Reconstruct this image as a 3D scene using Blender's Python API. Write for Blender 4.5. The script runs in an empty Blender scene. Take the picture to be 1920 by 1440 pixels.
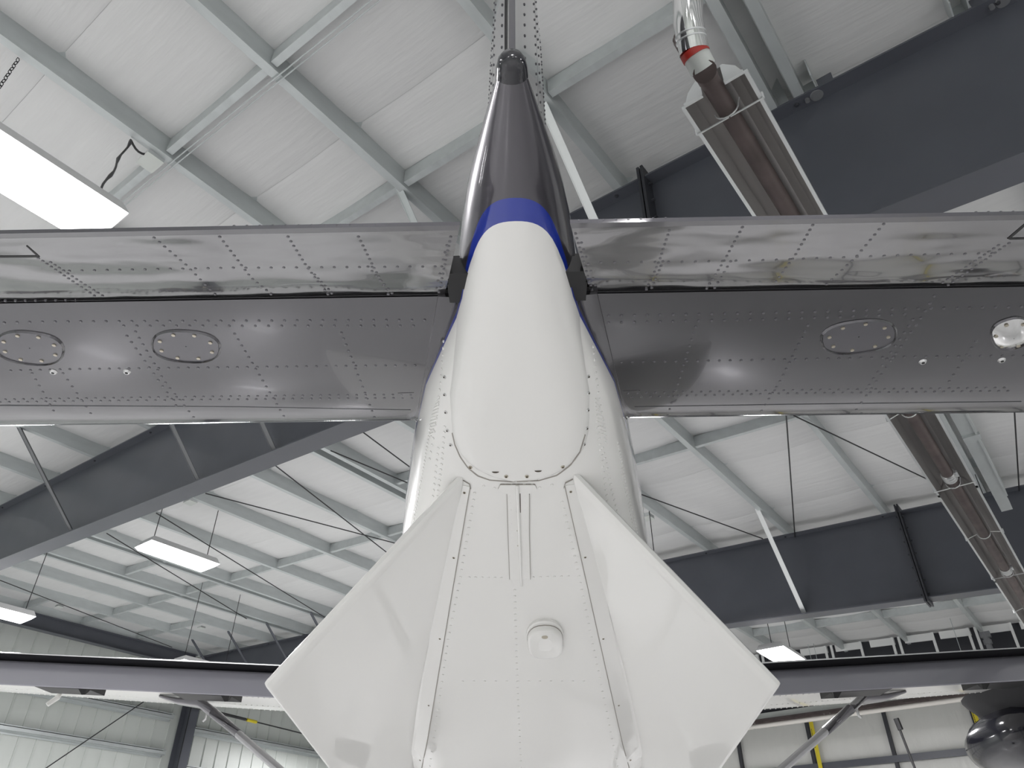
import bpy, bmesh, math, random
from mathutils import Vector, Matrix
from mathutils.bvhtree import BVHTree
random.seed(7)
C = bpy.context.scene.collection
rad = math.radians

# ------------------------------------------------------------------ camera, world, exposure
F = 1416.0                    # focal length in pixels of the 1920 px wide frame
PITCH = rad(35.46)
CAMZ = 1.5
cam_d = bpy.data.cameras.new('camera')
cam_d.sensor_width = 36.0
cam_d.lens = F / 1920.0 * 36.0
cam_d.clip_start = 0.02
cam_d.clip_end = 200
cam = bpy.data.objects.new('camera', cam_d)
C.objects.link(cam)
cam.location = (0, 0, CAMZ)
cam.rotation_euler = (math.pi / 2 + PITCH, 0, 0)
bpy.context.scene.camera = cam

world = bpy.data.worlds.new('world')
bpy.context.scene.world = world
world.use_nodes = True
world.node_tree.nodes['Background'].inputs[0].default_value = (0.75, 0.8, 0.85, 1)
world.node_tree.nodes['Background'].inputs[1].default_value = 0.3

vs = bpy.context.scene.view_settings
vs.view_transform = 'Standard'
vs.look = 'None'
vs.gamma = 1.0
vs.use_curve_mapping = False
vs.exposure = -0.48
LAMP = 12.0                   # radiance of the luminaire diffusers
LAMPW = 190.0                 # watts thrown downwards by each luminaire

# ------------------------------------------------------------------ frames of reference
AZ = rad(37.33)               # direction of the purlins, clockwise from the camera heading
SL = math.tan(rad(2.96))      # the roof climbs towards the left wall
Z0 = 5.1                      # underside of the purlins above the camera, at q = 0
BROT = -AZ
eP = Vector((math.sin(AZ), math.cos(AZ), 0))
eQ = Vector((math.cos(AZ), -math.sin(AZ), 0))
YAW = rad(1.4)
AORG = Vector((0, 0.99, 0))   # ground point under the tip of the tail cone
AM = Matrix.Translation(AORG) @ Matrix.Rotation(-YAW, 4, 'Z')
AMI = AM.inverted()

def ray(x, y):
    u = (x - 960) / F
    v = (720 - y) / F
    c, s = math.cos(PITCH), math.sin(PITCH)
    return Vector((u, c - v * s, s + v * c))

def bw(q, P, z):              # building coordinates (across, along, height above floor) to world
    return eQ * q + eP * P + Vector((0, 0, z))

def zr(q):                    # height of the purlin undersides above the floor
    return CAMZ + Z0 - SL * q

def on_P(x, y, P):            # where the line of sight meets the plane of a frame
    r = ray(x, y)
    r *= P / r.dot(eP)
    return r.dot(eQ), P, r.z + CAMZ

def on_Q(x, y, Q):
    r = ray(x, y)
    r *= Q / r.dot(eQ)
    return Q, r.dot(eP), r.z + CAMZ

def on_roof(x, y, dz=0.0):
    r = ray(x, y)
    r *= (Z0 + dz) / (r.z + SL * r.dot(eQ))
    return r.dot(eQ), r.dot(eP), r.z + CAMZ

# ------------------------------------------------------------------ materials
def mat(name, col, rough=0.5, metal=0.0, coat=0.0, emit=None, estr=0.0, spec=0.5, coat_rough=0.03):
    m = bpy.data.materials.new(name)
    m.use_nodes = True
    b = m.node_tree.nodes['Principled BSDF']
    b.inputs['Base Color'].default_value = (*col, 1)
    b.inputs['Roughness'].default_value = rough
    b.inputs['Metallic'].default_value = metal
    b.inputs['Coat Weight'].default_value = coat
    b.inputs['Coat Roughness'].default_value = coat_rough
    b.inputs['Specular IOR Level'].default_value = spec
    if emit:
        b.inputs['Emission Color'].default_value = (*emit, 1)
        b.inputs['Emission Strength'].default_value = estr
    return m

def nodes(m):
    nt = m.node_tree
    return nt, nt.nodes, nt.links, nt.nodes['Principled BSDF']

def add_noise(m, scale=(1, 1, 1), nscale=5.0, amount=0.1, bump=0.0, detail=3.0, dist=0.02, coord='Object'):
    """vary the colour a little and give fine relief"""
    nt, N, L, b = nodes(m)
    tc = N.new('ShaderNodeTexCoord')
    mp = N.new('ShaderNodeMapping')
    mp.inputs['Scale'].default_value = scale
    no = N.new('ShaderNodeTexNoise')
    no.inputs['Scale'].default_value = nscale
    no.inputs['Detail'].default_value = detail
    L.new(tc.outputs[coord], mp.inputs['Vector'])
    L.new(mp.outputs[0], no.inputs['Vector'])
    if amount:
        base = tuple(b.inputs['Base Color'].default_value)
        r = N.new('ShaderNodeValToRGB')
        r.color_ramp.elements[0].position = 0.3
        r.color_ramp.elements[1].position = 0.7
        r.color_ramp.elements[0].color = tuple(c * (1 - amount) for c in base[:3]) + (1,)
        r.color_ramp.elements[1].color = tuple(min(1, c * (1 + amount)) for c in base[:3]) + (1,)
        L.new(no.outputs['Fac'], r.inputs['Fac'])
        L.new(r.outputs[0], b.inputs['Base Color'])
    if bump:
        bu = N.new('ShaderNodeBump')
        bu.inputs['Strength'].default_value = bump
        bu.inputs['Distance'].default_value = dist
        L.new(no.outputs['Fac'], bu.inputs['Height'])
        L.new(bu.outputs[0], b.inputs['Normal'])
    return m

M = {}
M['liner'] = add_noise(mat('roof_liner_vinyl', (0.69, 0.695, 0.69), 0.5), (0.35, 3.0, 1), 4.0, 0.02, 0.25, 4, 0.03)
M['galv'] = add_noise(mat('galvanised_steel', (0.54, 0.575, 0.575), 0.36, 0.25), (1, 0.3, 1), 9, 0.06)
M['galvbright'] = mat('bright_galvanised', (0.72, 0.74, 0.74), 0.35, 0.5)
M['steel'] = add_noise(mat('grey_painted_steel', (0.092, 0.098, 0.116), 0.36), (1, 1, 1), 2.0, 0.06)
M['steeldk'] = mat('dark_painted_steel', (0.04, 0.042, 0.05), 0.5)
M['white'] = mat('white_aircraft_paint', (0.84, 0.835, 0.81), 0.3, 0, 0.6)
M['grey'] = mat('grey_metallic_paint', (0.095, 0.092, 0.105), 0.32, 0.55, 1.0)
M['skin'] = mat('grey_glossy_skin', (0.115, 0.113, 0.122), 0.13, 0.85, 0.7)
M['quilt'] = mat('grey_stretched_skin', (0.22, 0.218, 0.226), 0.12, 0.9, 0.6)
M['black'] = mat('black_rubber', (0.007, 0.007, 0.008), 0.5)
M['board'] = mat('white_coated_board', (0.86, 0.87, 0.86), 0.35)
M['chrome'] = mat('polished_metal', (0.8, 0.8, 0.8), 0.08, 1.0)
M['alu'] = mat('alu', (0.66, 0.66, 0.66), 0.3, 0.9)
M['screw'] = mat('brass_screw', (0.5, 0.46, 0.38), 0.35, 0.8)
M['hole'] = mat('dark_hole', (0.05, 0.035, 0.02), 0.6)
M['lamp'] = mat('lamp_diffuser', (0.9, 0.9, 0.9), 0.4, emit=(1.0, 0.98, 1.0), estr=LAMP)
M['lampbody'] = mat('lamp_housing', (0.7, 0.7, 0.7), 0.4)
M['wall'] = add_noise(mat('white_liner_panel', (0.62, 0.65, 0.62), 0.45), (1, 1, 0.2), 3, 0.03)
M['vinyl'] = add_noise(mat('white_vinyl_insulation', (0.72, 0.72, 0.69), 0.32), (2.2, 1, 0.5), 2.2, 0.02, 0.5, 3, 0.05)
M['floor'] = add_noise(mat('sealed_concrete', (0.76, 0.76, 0.755), 0.25, 0, 0.2), (1, 1, 1), 0.8, 0.08)
M['yellow'] = mat('yellow_webbing', (0.75, 0.62, 0.03), 0.55)
M['rust'] = add_noise(mat('brown_heater_tube', (0.10, 0.076, 0.072), 0.5, 0.2), (1, 1, 1), 6, 0.25)
M['refl'] = add_noise(mat('heater_reflector', (0.50, 0.485, 0.475), 0.32, 0.7), (4, 0.4, 1), 3, 0.15)
M['cable'] = mat('dark_cable', (0.03, 0.03, 0.032), 0.5)
M['redseal'] = mat('red_sealant', (0.42, 0.03, 0.02), 0.4)
M['pipewhite'] = mat('cream_painted_pipe', (0.8, 0.77, 0.72), 0.4)
M['strutm'] = mat('grey_strut_paint', (0.40, 0.40, 0.41), 0.3, 0.15, 0.6)
M['brace'] = mat('brace_steel', (0.2, 0.205, 0.215), 0.45, 0.1)
M['joint'] = mat('joint_gap_shade', (0.33, 0.31, 0.28), 0.6)  # grey for joint gaps and for shade painted along belly plate edges
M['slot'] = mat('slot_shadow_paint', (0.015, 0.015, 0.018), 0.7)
M['flap'] = mat('flap_paint', (0.27, 0.268, 0.30), 0.35, 0.2, 0.5)
M['glass'] = mat('dark_lens', (0.02, 0.02, 0.025), 0.15, 0, 0.4)
M['blackgloss'] = mat('black_gloss_paint', (0.015, 0.015, 0.022), 0.12, 0.0, 0.25)

# a slight oil-can ripple in the thin stretched skins
def ripple(m, scale, strength, dist):
    nt, N, L, b = nodes(m)
    tc = N.new('ShaderNodeTexCoord')
    mp = N.new('ShaderNodeMapping'); mp.inputs['Scale'].default_value = scale
    no = N.new('ShaderNodeTexNoise'); no.inputs['Scale'].default_value = 1.0; no.inputs['Detail'].default_value = 1.5
    bu = N.new('ShaderNodeBump'); bu.inputs['Strength'].default_value = strength; bu.inputs['Distance'].default_value = dist
    L.new(tc.outputs['Object'], mp.inputs['Vector']); L.new(mp.outputs[0], no.inputs['Vector'])
    L.new(no.outputs['Fac'], bu.inputs['Height']); L.new(bu.outputs[0], b.inputs['Normal'])
    L.new(bu.outputs[0], b.inputs['Coat Normal'])
ripple(M['skin'], (1.6, 1.2, 1.0), 0.18, 0.02)
ripple(M['quilt'], (2.8, 6.5, 3.0), 0.5, 0.02)

def paint_scheme(name, metal=0.45):
    """tail paint: grey, a blue stripe, then white, divided by slanted planes fixed to the body"""
    m = mat(name, (1, 1, 1), 0.28, 0, 0.9)
    nt, N, L, b = nodes(m)
    tc = N.new('ShaderNodeTexCoord')
    sx = N.new('ShaderNodeSeparateXYZ')
    L.new(tc.outputs['Object'], sx.inputs[0])
    def mth(op, a, bb=None):
        n = N.new('ShaderNodeMath'); n.operation = op
        for i, v in enumerate((a, bb)):
            if v is None: continue
            if isinstance(v, (int, float)): n.inputs[i].default_value = v
            else: L.new(v, n.inputs[i])
        return n.outputs[0]
    # s = d - k (h - hb(d)),  d = y + .99, h = z - CAMZ, hb = 1.72 - .2 d
    d = mth('ADD', sx.outputs['Y'], 0.99)
    h = mth('SUBTRACT', sx.outputs['Z'], CAMZ)
    hb = mth('SUBTRACT', 1.72, mth('MULTIPLY', d, 0.2))
    up = mth('MAXIMUM', mth('SUBTRACT', h, hb), 0.0)
    sh = mth('MINIMUM', mth('ADD', mth('MULTIPLY', up, 1.8), mth('MULTIPLY', mth('MULTIPLY', up, up), 22.0)), mth('ADD', mth('SUBTRACT', mth('MULTIPLY', up, 5.0), 0.1), mth('MULTIPLY', mth('MAXIMUM', mth('SUBTRACT', 0.1, up), 0.0), 30.0)))
    s = mth('SUBTRACT', d, sh)
    w1 = mth('GREATER_THAN', s, 1.262)
    w2 = mth('GREATER_THAN', s, 1.327)
    mix1 = N.new('ShaderNodeMix'); mix1.data_type = 'RGBA'
    mix2 = N.new('ShaderNodeMix'); mix2.data_type = 'RGBA'
    mix1.inputs['A'].default_value = (0.085, 0.08, 0.092, 1)
    mix1.inputs['B'].default_value = (0.012, 0.035, 0.33, 1)
    mix2.inputs['B'].default_value = (0.84, 0.835, 0.81, 1)
    L.new(w1, mix1.inputs['Factor']); L.new(w2, mix2.inputs['Factor'])
    L.new(mix1.outputs['Result'], mix2.inputs['A'])
    L.new(mix2.outputs['Result'], b.inputs['Base Color'])
    inv = mth('SUBTRACT', 1.0, w1)
    L.new(mth('MULTIPLY', inv, metal), b.inputs['Metallic'])
    return m
M['tail'] = paint_scheme('tail_paint')

# ------------------------------------------------------------------ mesh building
class MB:
    """collects pieces of geometry, then links them as one mesh object"""
    def __init__(s):
        s.v, s.f, s.mi, s.sm = [], [], [], []
        s.cur = 0; s.smooth = False
    def add(s, verts, faces, smooth=None):
        o = len(s.v)
        s.v += [tuple(p) for p in verts]
        for f in faces:
            s.f.append(tuple(i + o for i in f)); s.mi.append(s.cur)
            s.sm.append(s.smooth if smooth is None else smooth)
    def box(s, x0, x1, y0, y1, z0, z1):
        s.add([(x0, y0, z0), (x1, y0, z0), (x1, y1, z0), (x0, y1, z0), (x0, y0, z1), (x1, y0, z1), (x1, y1, z1), (x0, y1, z1)],
              [(0, 3, 2, 1), (4, 5, 6, 7), (0, 1, 5, 4), (1, 2, 6, 5), (2, 3, 7, 6), (3, 0, 4, 7)], False)
    def hexa(s, bot, top):       # eight corners
        s.add(list(bot) + list(top), [(0, 3, 2, 1), (4, 5, 6, 7), (0, 1, 5, 4), (1, 2, 6, 5), (2, 3, 7, 6), (3, 0, 4, 7)], False)
    def bar(s, a, b, w, h, up=(0, 0, 1)):
        a, b = Vector(a), Vector(b)
        d = (b - a).normalized()
        sd = d.cross(Vector(up))
        if sd.length < 1e-4: sd = d.cross(Vector((1, 0, 0)))
        sd.normalize(); u = sd.cross(d).normalized()
        sd *= w / 2; u *= h / 2
        s.hexa([a - sd - u, a + sd - u, b + sd - u, b - sd - u], [a - sd + u, a + sd + u, b + sd + u, b - sd + u])
    def tube(s, pts, r, n=10, caps=True, radii=None):
        pts = [Vector(p) for p in pts]
        rings = []
        prev = None
        for i, p in enumerate(pts):
            if i == 0: d = pts[1] - p
            elif i == len(pts) - 1: d = p - pts[i - 1]
            else: d = (pts[i + 1] - p).normalized() + (p - pts[i - 1]).normalized()
            d.normalize()
            if prev is None:
                a = d.cross(Vector((0, 0, 1)))
                if a.length < 1e-3: a = d.cross(Vector((1, 0, 0)))
            else:
                a = prev - d * prev.dot(d)
            a.normalize(); prev = a
            b = d.cross(a)
            rr = radii[i] if radii else r
            rings.append([p + (a * math.cos(t) + b * math.sin(t)) * rr for t in [2 * math.pi * k / n for k in range(n)]])
        s.loft(rings, caps, True)
    def loft(s, rings, caps=True, smooth=True, closed=True):
        n = len(rings[0]); o = []
        verts = [p for r in rings for p in r]
        faces = []
        for i in range(len(rings) - 1):
            for k in range(n if closed else n - 1):
                k2 = (k + 1) % n
                faces.append((i * n + k, i * n + k2, (i + 1) * n + k2, (i + 1) * n + k))
        s.add(verts, faces, smooth)
        if caps and closed:
            e = len(rings) - 1
            s.add(rings[0], [tuple(range(n))[::-1]], False)
            s.add(rings[e], [tuple(range(n))], False)
    def prism(s, poly, a, b, caps=True, smooth=False):   # polygon of 3-D points swept by vector pairs
        a, b = Vector(a), Vector(b)
        s.loft([[Vector(p) + a for p in poly], [Vector(p) + b for p in poly]], caps, smooth)
    def dome(s, c, nrm, r, h, n=8):
        c = Vector(c); nrm = Vector(nrm).normalized()
        a = nrm.cross(Vector((0, 0, 1)))
        if a.length < 1e-2: a = nrm.cross(Vector((1, 0, 0)))
        a.normalize(); b = nrm.cross(a)
        R = []
        for rr, hh in ((1.0, -0.1), (0.8, 0.62), ):
            R.append([c + (a * math.cos(t) + b * math.sin(t)) * r * rr + nrm * h * hh for t in [2 * math.pi * k / n for k in range(n)]])
        o = len(s.v)
        s.loft(R, False, True)
        s.add(R[1] + [c + nrm * h], [(k, (k + 1) % n, n) for k in range(n)], True)
    def disc(s, c, nrm, r0, r1, h, n=16):    # low ring/puck, r0 base radius, r1 top radius
        c = Vector(c); nrm = Vector(nrm).normalized()
        a = nrm.cross(Vector((0, 0, 1)))
        if a.length < 1e-2: a = nrm.cross(Vector((1, 0, 0)))
        a.normalize(); b = nrm.cross(a)
        R = [[c + (a * math.cos(t) + b * math.sin(t)) * rr + nrm * hh for t in [2 * math.pi * k / n for k in range(n)]]
             for rr, hh in ((r0, -0.002), (r1, h))]
        s.loft(R, True, False)
    def mesh(s, name, mats):
        me = bpy.data.meshes.new(name)
        me.from_pydata(s.v, [], s.f)
        if not isinstance(mats, (list, tuple)): mats = [mats]
        for m in mats: me.materials.append(m)
        me.polygons.foreach_set('material_index', s.mi)
        me.polygons.foreach_set('use_smooth', s.sm)
        bm = bmesh.new(); bm.from_mesh(me)
        bmesh.ops.remove_doubles(bm, verts=bm.verts, dist=1e-6) if len(s.v) < 60000 and getattr(s, 'weld', False) else None
        bmesh.ops.recalc_face_normals(bm, faces=bm.faces)
        bm.to_mesh(me); bm.free()
        me.update()
        if any(s.sm): me.set_sharp_from_angle(angle=rad(38))
        return me
    def build(s, name, mats, parent=None, **kw):
        o = bpy.data.objects.new(name, s.mesh(name, mats))
        C.objects.link(o)
        if parent: o.parent = parent
        return props(o, **kw)

def props(o, label=None, cat=None, group=None, kind=None):
    if label: o['label'] = label
    if cat: o['category'] = cat
    if group: o['group'] = group
    if kind: o['kind'] = kind
    return o

def empty(name, loc=(0, 0, 0), rz=0.0, **kw):
    o = bpy.data.objects.new(name, None); C.objects.link(o)
    o.location = loc; o.rotation_euler = (0, 0, rz); o.empty_display_size = 0.2
    return props(o, **kw)

def inst(me, name, parent=None, loc=(0, 0, 0), rot=None, **kw):
    o = bpy.data.objects.new(name, me); C.objects.link(o)
    o.location = loc
    if rot: o.rotation_euler = rot
    if parent: o.parent = parent
    return props(o, **kw)

def local(o, q, P, z):        # building coordinates relative to a building-aligned Empty placed at o (q, P, z)
    return Vector((q - o[0], P - o[1], z - o[2]))

# ================================================================== THE SETTING
QL, QR = -20.75, 14.0         # left wall, right wall
PB, PN = 20.3, -12.0          # back wall (bifold door), wall behind the camera

def struct(name, **kw):
    return empty(name, (0, 0, 0), BROT, kind='structure', **kw)

# floor
b = MB()
b.box(QL - .3, QR + .3, PN - .3, PB + .6, -0.12, 0.0)
fl = b.build('floor', M['floor'], label='pale sealed concrete hangar floor below the aircraft', cat='floor', kind='structure')
fl.rotation_euler = (0, 0, BROT)

# ceiling: insulation panels draped over Z purlins, with bridging channels
ceil = struct('ceiling', label='white insulated hangar roof with galvanised purlins', cat='ceiling')
PQ = [7.2, 5.65, 4.1, 2.58, 1.03, -0.33, -1.92, -3.47, -4.9, -6.36, -7.8, -9.42, -10.96, -12.53, -14.1, -15.75, -17.3, -18.9, -20.45]
PD = 0.22                     # purlin depth
sag_edges = [QR] + PQ + [QL - .1]
pw = 1.83
k = 0
P = PN - .3
while P < PB + .4:
    P1 = min(P + pw, PB + .5)
    b = MB()
    top = []
    for i in range(len(sag_edges) - 1):
        qa, qb = sag_edges[i], sag_edges[i + 1]
        for t in range(6):
            u = t / 6
            q = qa + (qb - qa) * u
            top.append((q, zr(q) + PD + 0.002 - 0.035 * math.sin(math.pi * u)))
    top.append((sag_edges[-1], zr(sag_edges[-1]) + PD))
    cols = [(P + .001, 0.006), (P + .03, 0.0), (P + (P1 - P) * .5, -0.012), (P1 - .03, 0.0), (P1 - .001, 0.006)]
    vv = [(q, pp, z + dz) for (pp, dz) in cols for (q, z) in top]
    n = len(top)
    ff = [(i * n + j, i * n + j + 1, (i + 1) * n + j + 1, (i + 1) * n + j) for i in range(4) for j in range(n - 1)]
    b.add(vv, ff, True)
    b.build('roof_panel', M['liner'], ceil)
    P = P1
b = MB()
b.hexa([(QL - .4, PN - .4, zr(QL - .4) + PD + .1), (QR + .4, PN - .4, zr(QR + .4) + PD + .1), (QR + .4, PB + .8, zr(QR + .4) + PD + .1), (QL - .4, PB + .8, zr(QL - .4) + PD + .1)],
       [(QL - .4, PN - .4, zr(QL - .4) + PD + .2), (QR + .4, PN - .4, zr(QR + .4) + PD + .2), (QR + .4, PB + .8, zr(QR + .4) + PD + .2), (QL - .4, PB + .8, zr(QL - .4) + PD + .2)])
b.build('roof_deck', M['liner'], ceil)

# a Z purlin: web facing the camera side, bottom flange pointing to the left wall
def purlin_mesh(y0, y1):
    b = MB()
    t = 0.004; w = 0.075
    prof = [(0, PD), (0, 0.0), (-w, 0.0), (-w - .008, 0.022), (-w - .008 + t, 0.022), (-w + t, t), (-t, t), (-t, PD), ]
    b.prism([(x, 0, z) for x, z in prof], (0, y0, 0), (0, y1, 0))
    b.box(-t, w, y0, y1, PD - t, PD)
    return b.mesh('purlin', M['galv'])
pm = purlin_mesh(PN, PB + .1)
for q in PQ:
    inst(pm, 'purlin', ceil, (q + .04, 0, zr(q)))
for q in (-7.8, -14.1, -15.75, -0.33):
    inst(pm, 'purlin', ceil, (q - .17, 0, zr(q) + .002))

def bridging(Pv, qa, qb):
    za, zb = zr(qa), zr(qb)
    b = MB()
    b.hexa([(qa, Pv, za + .035), (qb, Pv, zb + .035), (qb, Pv + .004, zb + .035), (qa, Pv + .004, za + .035)],
           [(qa, Pv, za + .19), (qb, Pv, zb + .19), (qb, Pv + .004, zb + .19), (qa, Pv + .004, za + .19)])
    b.hexa([(qa, Pv, za + .03), (qb, Pv, zb + .03), (qb, Pv + .06, zb + .03), (qa, Pv + .06, za + .03)],
           [(qa, Pv, za + .035), (qb, Pv, zb + .035), (qb, Pv + .06, zb + .035), (qa, Pv + .06, za + .035)])
    b.hexa([(qa, Pv, za + .185), (qb, Pv, zb + .185), (qb, Pv + .06, zb + .185), (qa, Pv + .06, za + .185)],
           [(qa, Pv, za + .19), (qb, Pv, zb + .19), (qb, Pv + .06, zb + .19), (qa, Pv + .06, za + .19)])
    b.build('bridging_channel', M['galv'], ceil)
for Pv, lo, hi in ((1.47, -9.42, 4.1), (2.91, -7.8, 1.03), (7.2, -7.8, -6.36), (8.62, -20.45, 2.58), (7.18, -20.45, -18.9), (7.18, -15.75, -14.1), (10.17, -20.45, -17.3), (16.0, -9.4, 2.58), (17.6, -6.36, 2.58)):
    qs = sorted(q for q in PQ if lo - .01 <= q <= hi + .01)
    for a, c in zip(qs[:-1], qs[1:]):
        bridging(Pv, a + .05, c - .05)

# left wall: ribbed liner panels, girts
wl = struct('wall_left', label='left hangar wall of white ribbed metal liner panels', cat='wall')
b = MB()
pwid = 0.405
prof = [(0, 0.0), (pwid - .05, 0.0), (pwid - .04, 0.03), (pwid - .015, 0.03), (pwid - .005, 0.0)]
H = zr(QL) + .15
b.add([(x, y, 0.0) for y, x in prof] + [(x, y, H) for y, x in prof], [(i, i + 1, i + 6, i + 5) for i in range(4)], False)
pmesh = b.mesh('wall_panel', M['wall'])
y = 2.6
while y < PB:
    inst(pmesh, 'wall_panel', wl, (QL, y, 0)); y += pwid
b = MB(); b.box(QL - .1, QL - .02, PN, PB + .5, 0, H); b.build('backing_sheet', M['wall'], wl)
b = MB(); b.box(QL - .02, QL + .01, PN, 2.6, 0, H); b.build('plain_sheet', M['wall'], wl)
for zg, y0, y1 in ((CAMZ + 4.47, PN, 11.85), (CAMZ + 3.58, PN, 11.85), (CAMZ + 4.25, 12.35, PB), (CAMZ + 3.30, 12.35, PB), (CAMZ + 2.2, PN, PB), (CAMZ + .4, PN, PB)):
    b = MB()
    b.box(QL + .03, QL + .23, y0, y1, zg + .0, zg + .006)
    b.box(QL + .224, QL + .23, y0, y1, zg, zg + .08)
    b.box(QL + .03, QL + .036, y0, y1, zg - .06, zg)
    b.box(QL + .03, QL + .23, y0, y1, zg + .12, zg + .126)
    b.box(QL + .224, QL + .23, y0, y1, zg + .1, zg + .126)
    b.build('girt', M['galv'], wl)

# wall behind the camera and right wall
for nm, args, lb in (('wall_right', (QR, QR + .1, PN, PB + .5), 'right hangar wall of white liner, outside the picture'),
                     ('wall_front', (QL, QR, PN - .1, PN), 'hangar wall behind the camera, outside the picture')):
    b = MB(); b.box(args[0], args[1], args[2], args[3], 0, 8.2)
    o = b.build(nm, M['wall'], label=lb, cat='wall', kind='structure'); o.rotation_euler = (0, 0, BROT)

# back wall: a bifold door in white vinyl with dark frame, header boards and lift straps
wb = struct('wall_back', label='far hangar wall with white vinyl panels in a dark steel door frame', cat='wall')
DY = PB
b = MB(); b.box(QL - .2, QR + .2, DY + .45, DY + .55, 0, 8.2); b.build('backing_sheet', M['wall'], wb)
hz = lambda h: CAMZ + h
# dark upper band, header boards, hanging channels
b = MB(); b.hexa([(QL, DY - .45, hz(4.2)), (QR, DY - .45, hz(4.2)), (QR, DY - .4, hz(4.2)), (QL, DY - .4, hz(4.2))], [(QL, DY - .45, zr(QL) + .2), (QR, DY - .45, zr(QR) + .2), (QR, DY - .4, zr(QR) + .2), (QL, DY - .4, zr(QL) + .2)]); b.build('header_panel', M['steeldk'], wb)
b = MB(); b.box(QL, QR, DY - .45, DY + .2, hz(4.2), hz(4.3)); b.build('header_beam', M['steeldk'], wb)
b = MB(); b.box(QL, QR, DY - .05, DY + .1, hz(4.06), hz(4.2)); b.build('header_trim', M['wall'], wb)
board_q = [(-9.75, -9.05), (-8.85, -8.2), (-7.8, -7.2), (-6.95, -6.3), (-6.1, -5.42), (-5.23, -4.63), (-4.4, -3.83), (-3.61, -3.0), (-2.84, -2.19), (-1.99, -1.4), (-1.2, -.55), (-.4, .2), (.4, 1.0)]
for a, c in board_q:
    a, c = a * .97, c * .97
    za, zc = zr(a) + .125, zr(c) + .125
    b = MB()
    y0 = DY - .72
    b.hexa([(a, y0, za - .16), (c, y0, zc - .16), (c, y0 + .03, zc - .16), (a, y0 + .03, za - .16)],
           [(a, y0, za), (c, y0, zc), (c, y0 + .03, zc), (a, y0 + .03, za)])
    b.build('header_board', M['board'], wb)
for i, (a, c) in enumerate(board_q):
    for off in ((.02,) if i % 2 else (-.1, .05)):
        q = (c + .02 if i % 2 else c + .06 + off) * .97
        b = MB(); b.box(q - .025, q + .03, DY - .77, DY - .73, hz(4.3), zr(q) + .12)
        b.build('hanging_channel', M['board'], wb)
# white panels between dark posts
posts = [-8.24 - 1.83 * k for k in range(6, 0, -1)] + [-8.24 + 1.83 * k for k in range(0, 11)]
for a, c in zip(posts[:-1], posts[1:]):
    for z0, z1 in ((0.05, hz(.8)), (hz(.95), hz(2.96)), (hz(3.09), hz(4.1))):
        b = MB(); n = 8
        vv = []; ff = []
        for i in range(n + 1):
            for j in range(n + 1):
                u, v = i / n, j / n
                bul = 0.05 * (math.sin(math.pi * u) * math.sin(math.pi * v)) ** .6
                vv.append((a + (c - a) * u, DY + .14 - bul, z0 + (z1 - z0) * v))
        for i in range(n):
            for j in range(n):
                ff.append((i * (n + 1) + j, (i + 1) * (n + 1) + j, (i + 1) * (n + 1) + j + 1, i * (n + 1) + j + 1))
        b.add(vv, ff, True)
        b.build('vinyl_panel', M['vinyl'], wb)
for q in posts:
    b = MB(); b.box(q - .01, q + .065, DY + .03, DY + .14, 0, hz(4.2))
    b.build('door_post', M['steeldk'], wb)
for zg in (hz(.8), hz(2.95)):
    b = MB(); b.box(posts[0], posts[-1], DY + .02, DY + .13, zg, zg + .14); b.build('girt', M['steel'], wb)
# yellow lift straps with small black print down their length
def strap(q, lb):
    b = MB(); b.box(q, q + .095, DY - .02, DY - .014, 0.3, hz(4.05))
    o = b.build('lift_strap', M['yellow'])
    o.rotation_euler = (0, 0, BROT)
    props(o, lb, 'strap', None)
    t = MB()
    z = hz(3.42)
    for k in range(13):
        w = random.uniform(.018, .03)
        t.box(q + .014, q + .03, DY - .0222, DY - .0200, z, z + w); z += w + .012
    t.build('printed_lettering', M['black'], o)
    return o
strap(-6.29, 'yellow lift strap on far door, beside the dark post next to the right ventral fin')
strap(-2.72, 'yellow lift strap on far door, passing behind the dark pod under the right wing')
strap(-9.95, 'yellow lift strap on far door, hidden behind the white ventral fins')

# right column of the left wall
def building_thing(name, origin, lb, cat, group=None, kind=None):
    w = bw(*origin)
    return empty(name, w, BROT, label=lb, cat=cat, group=group, kind=kind)

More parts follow.
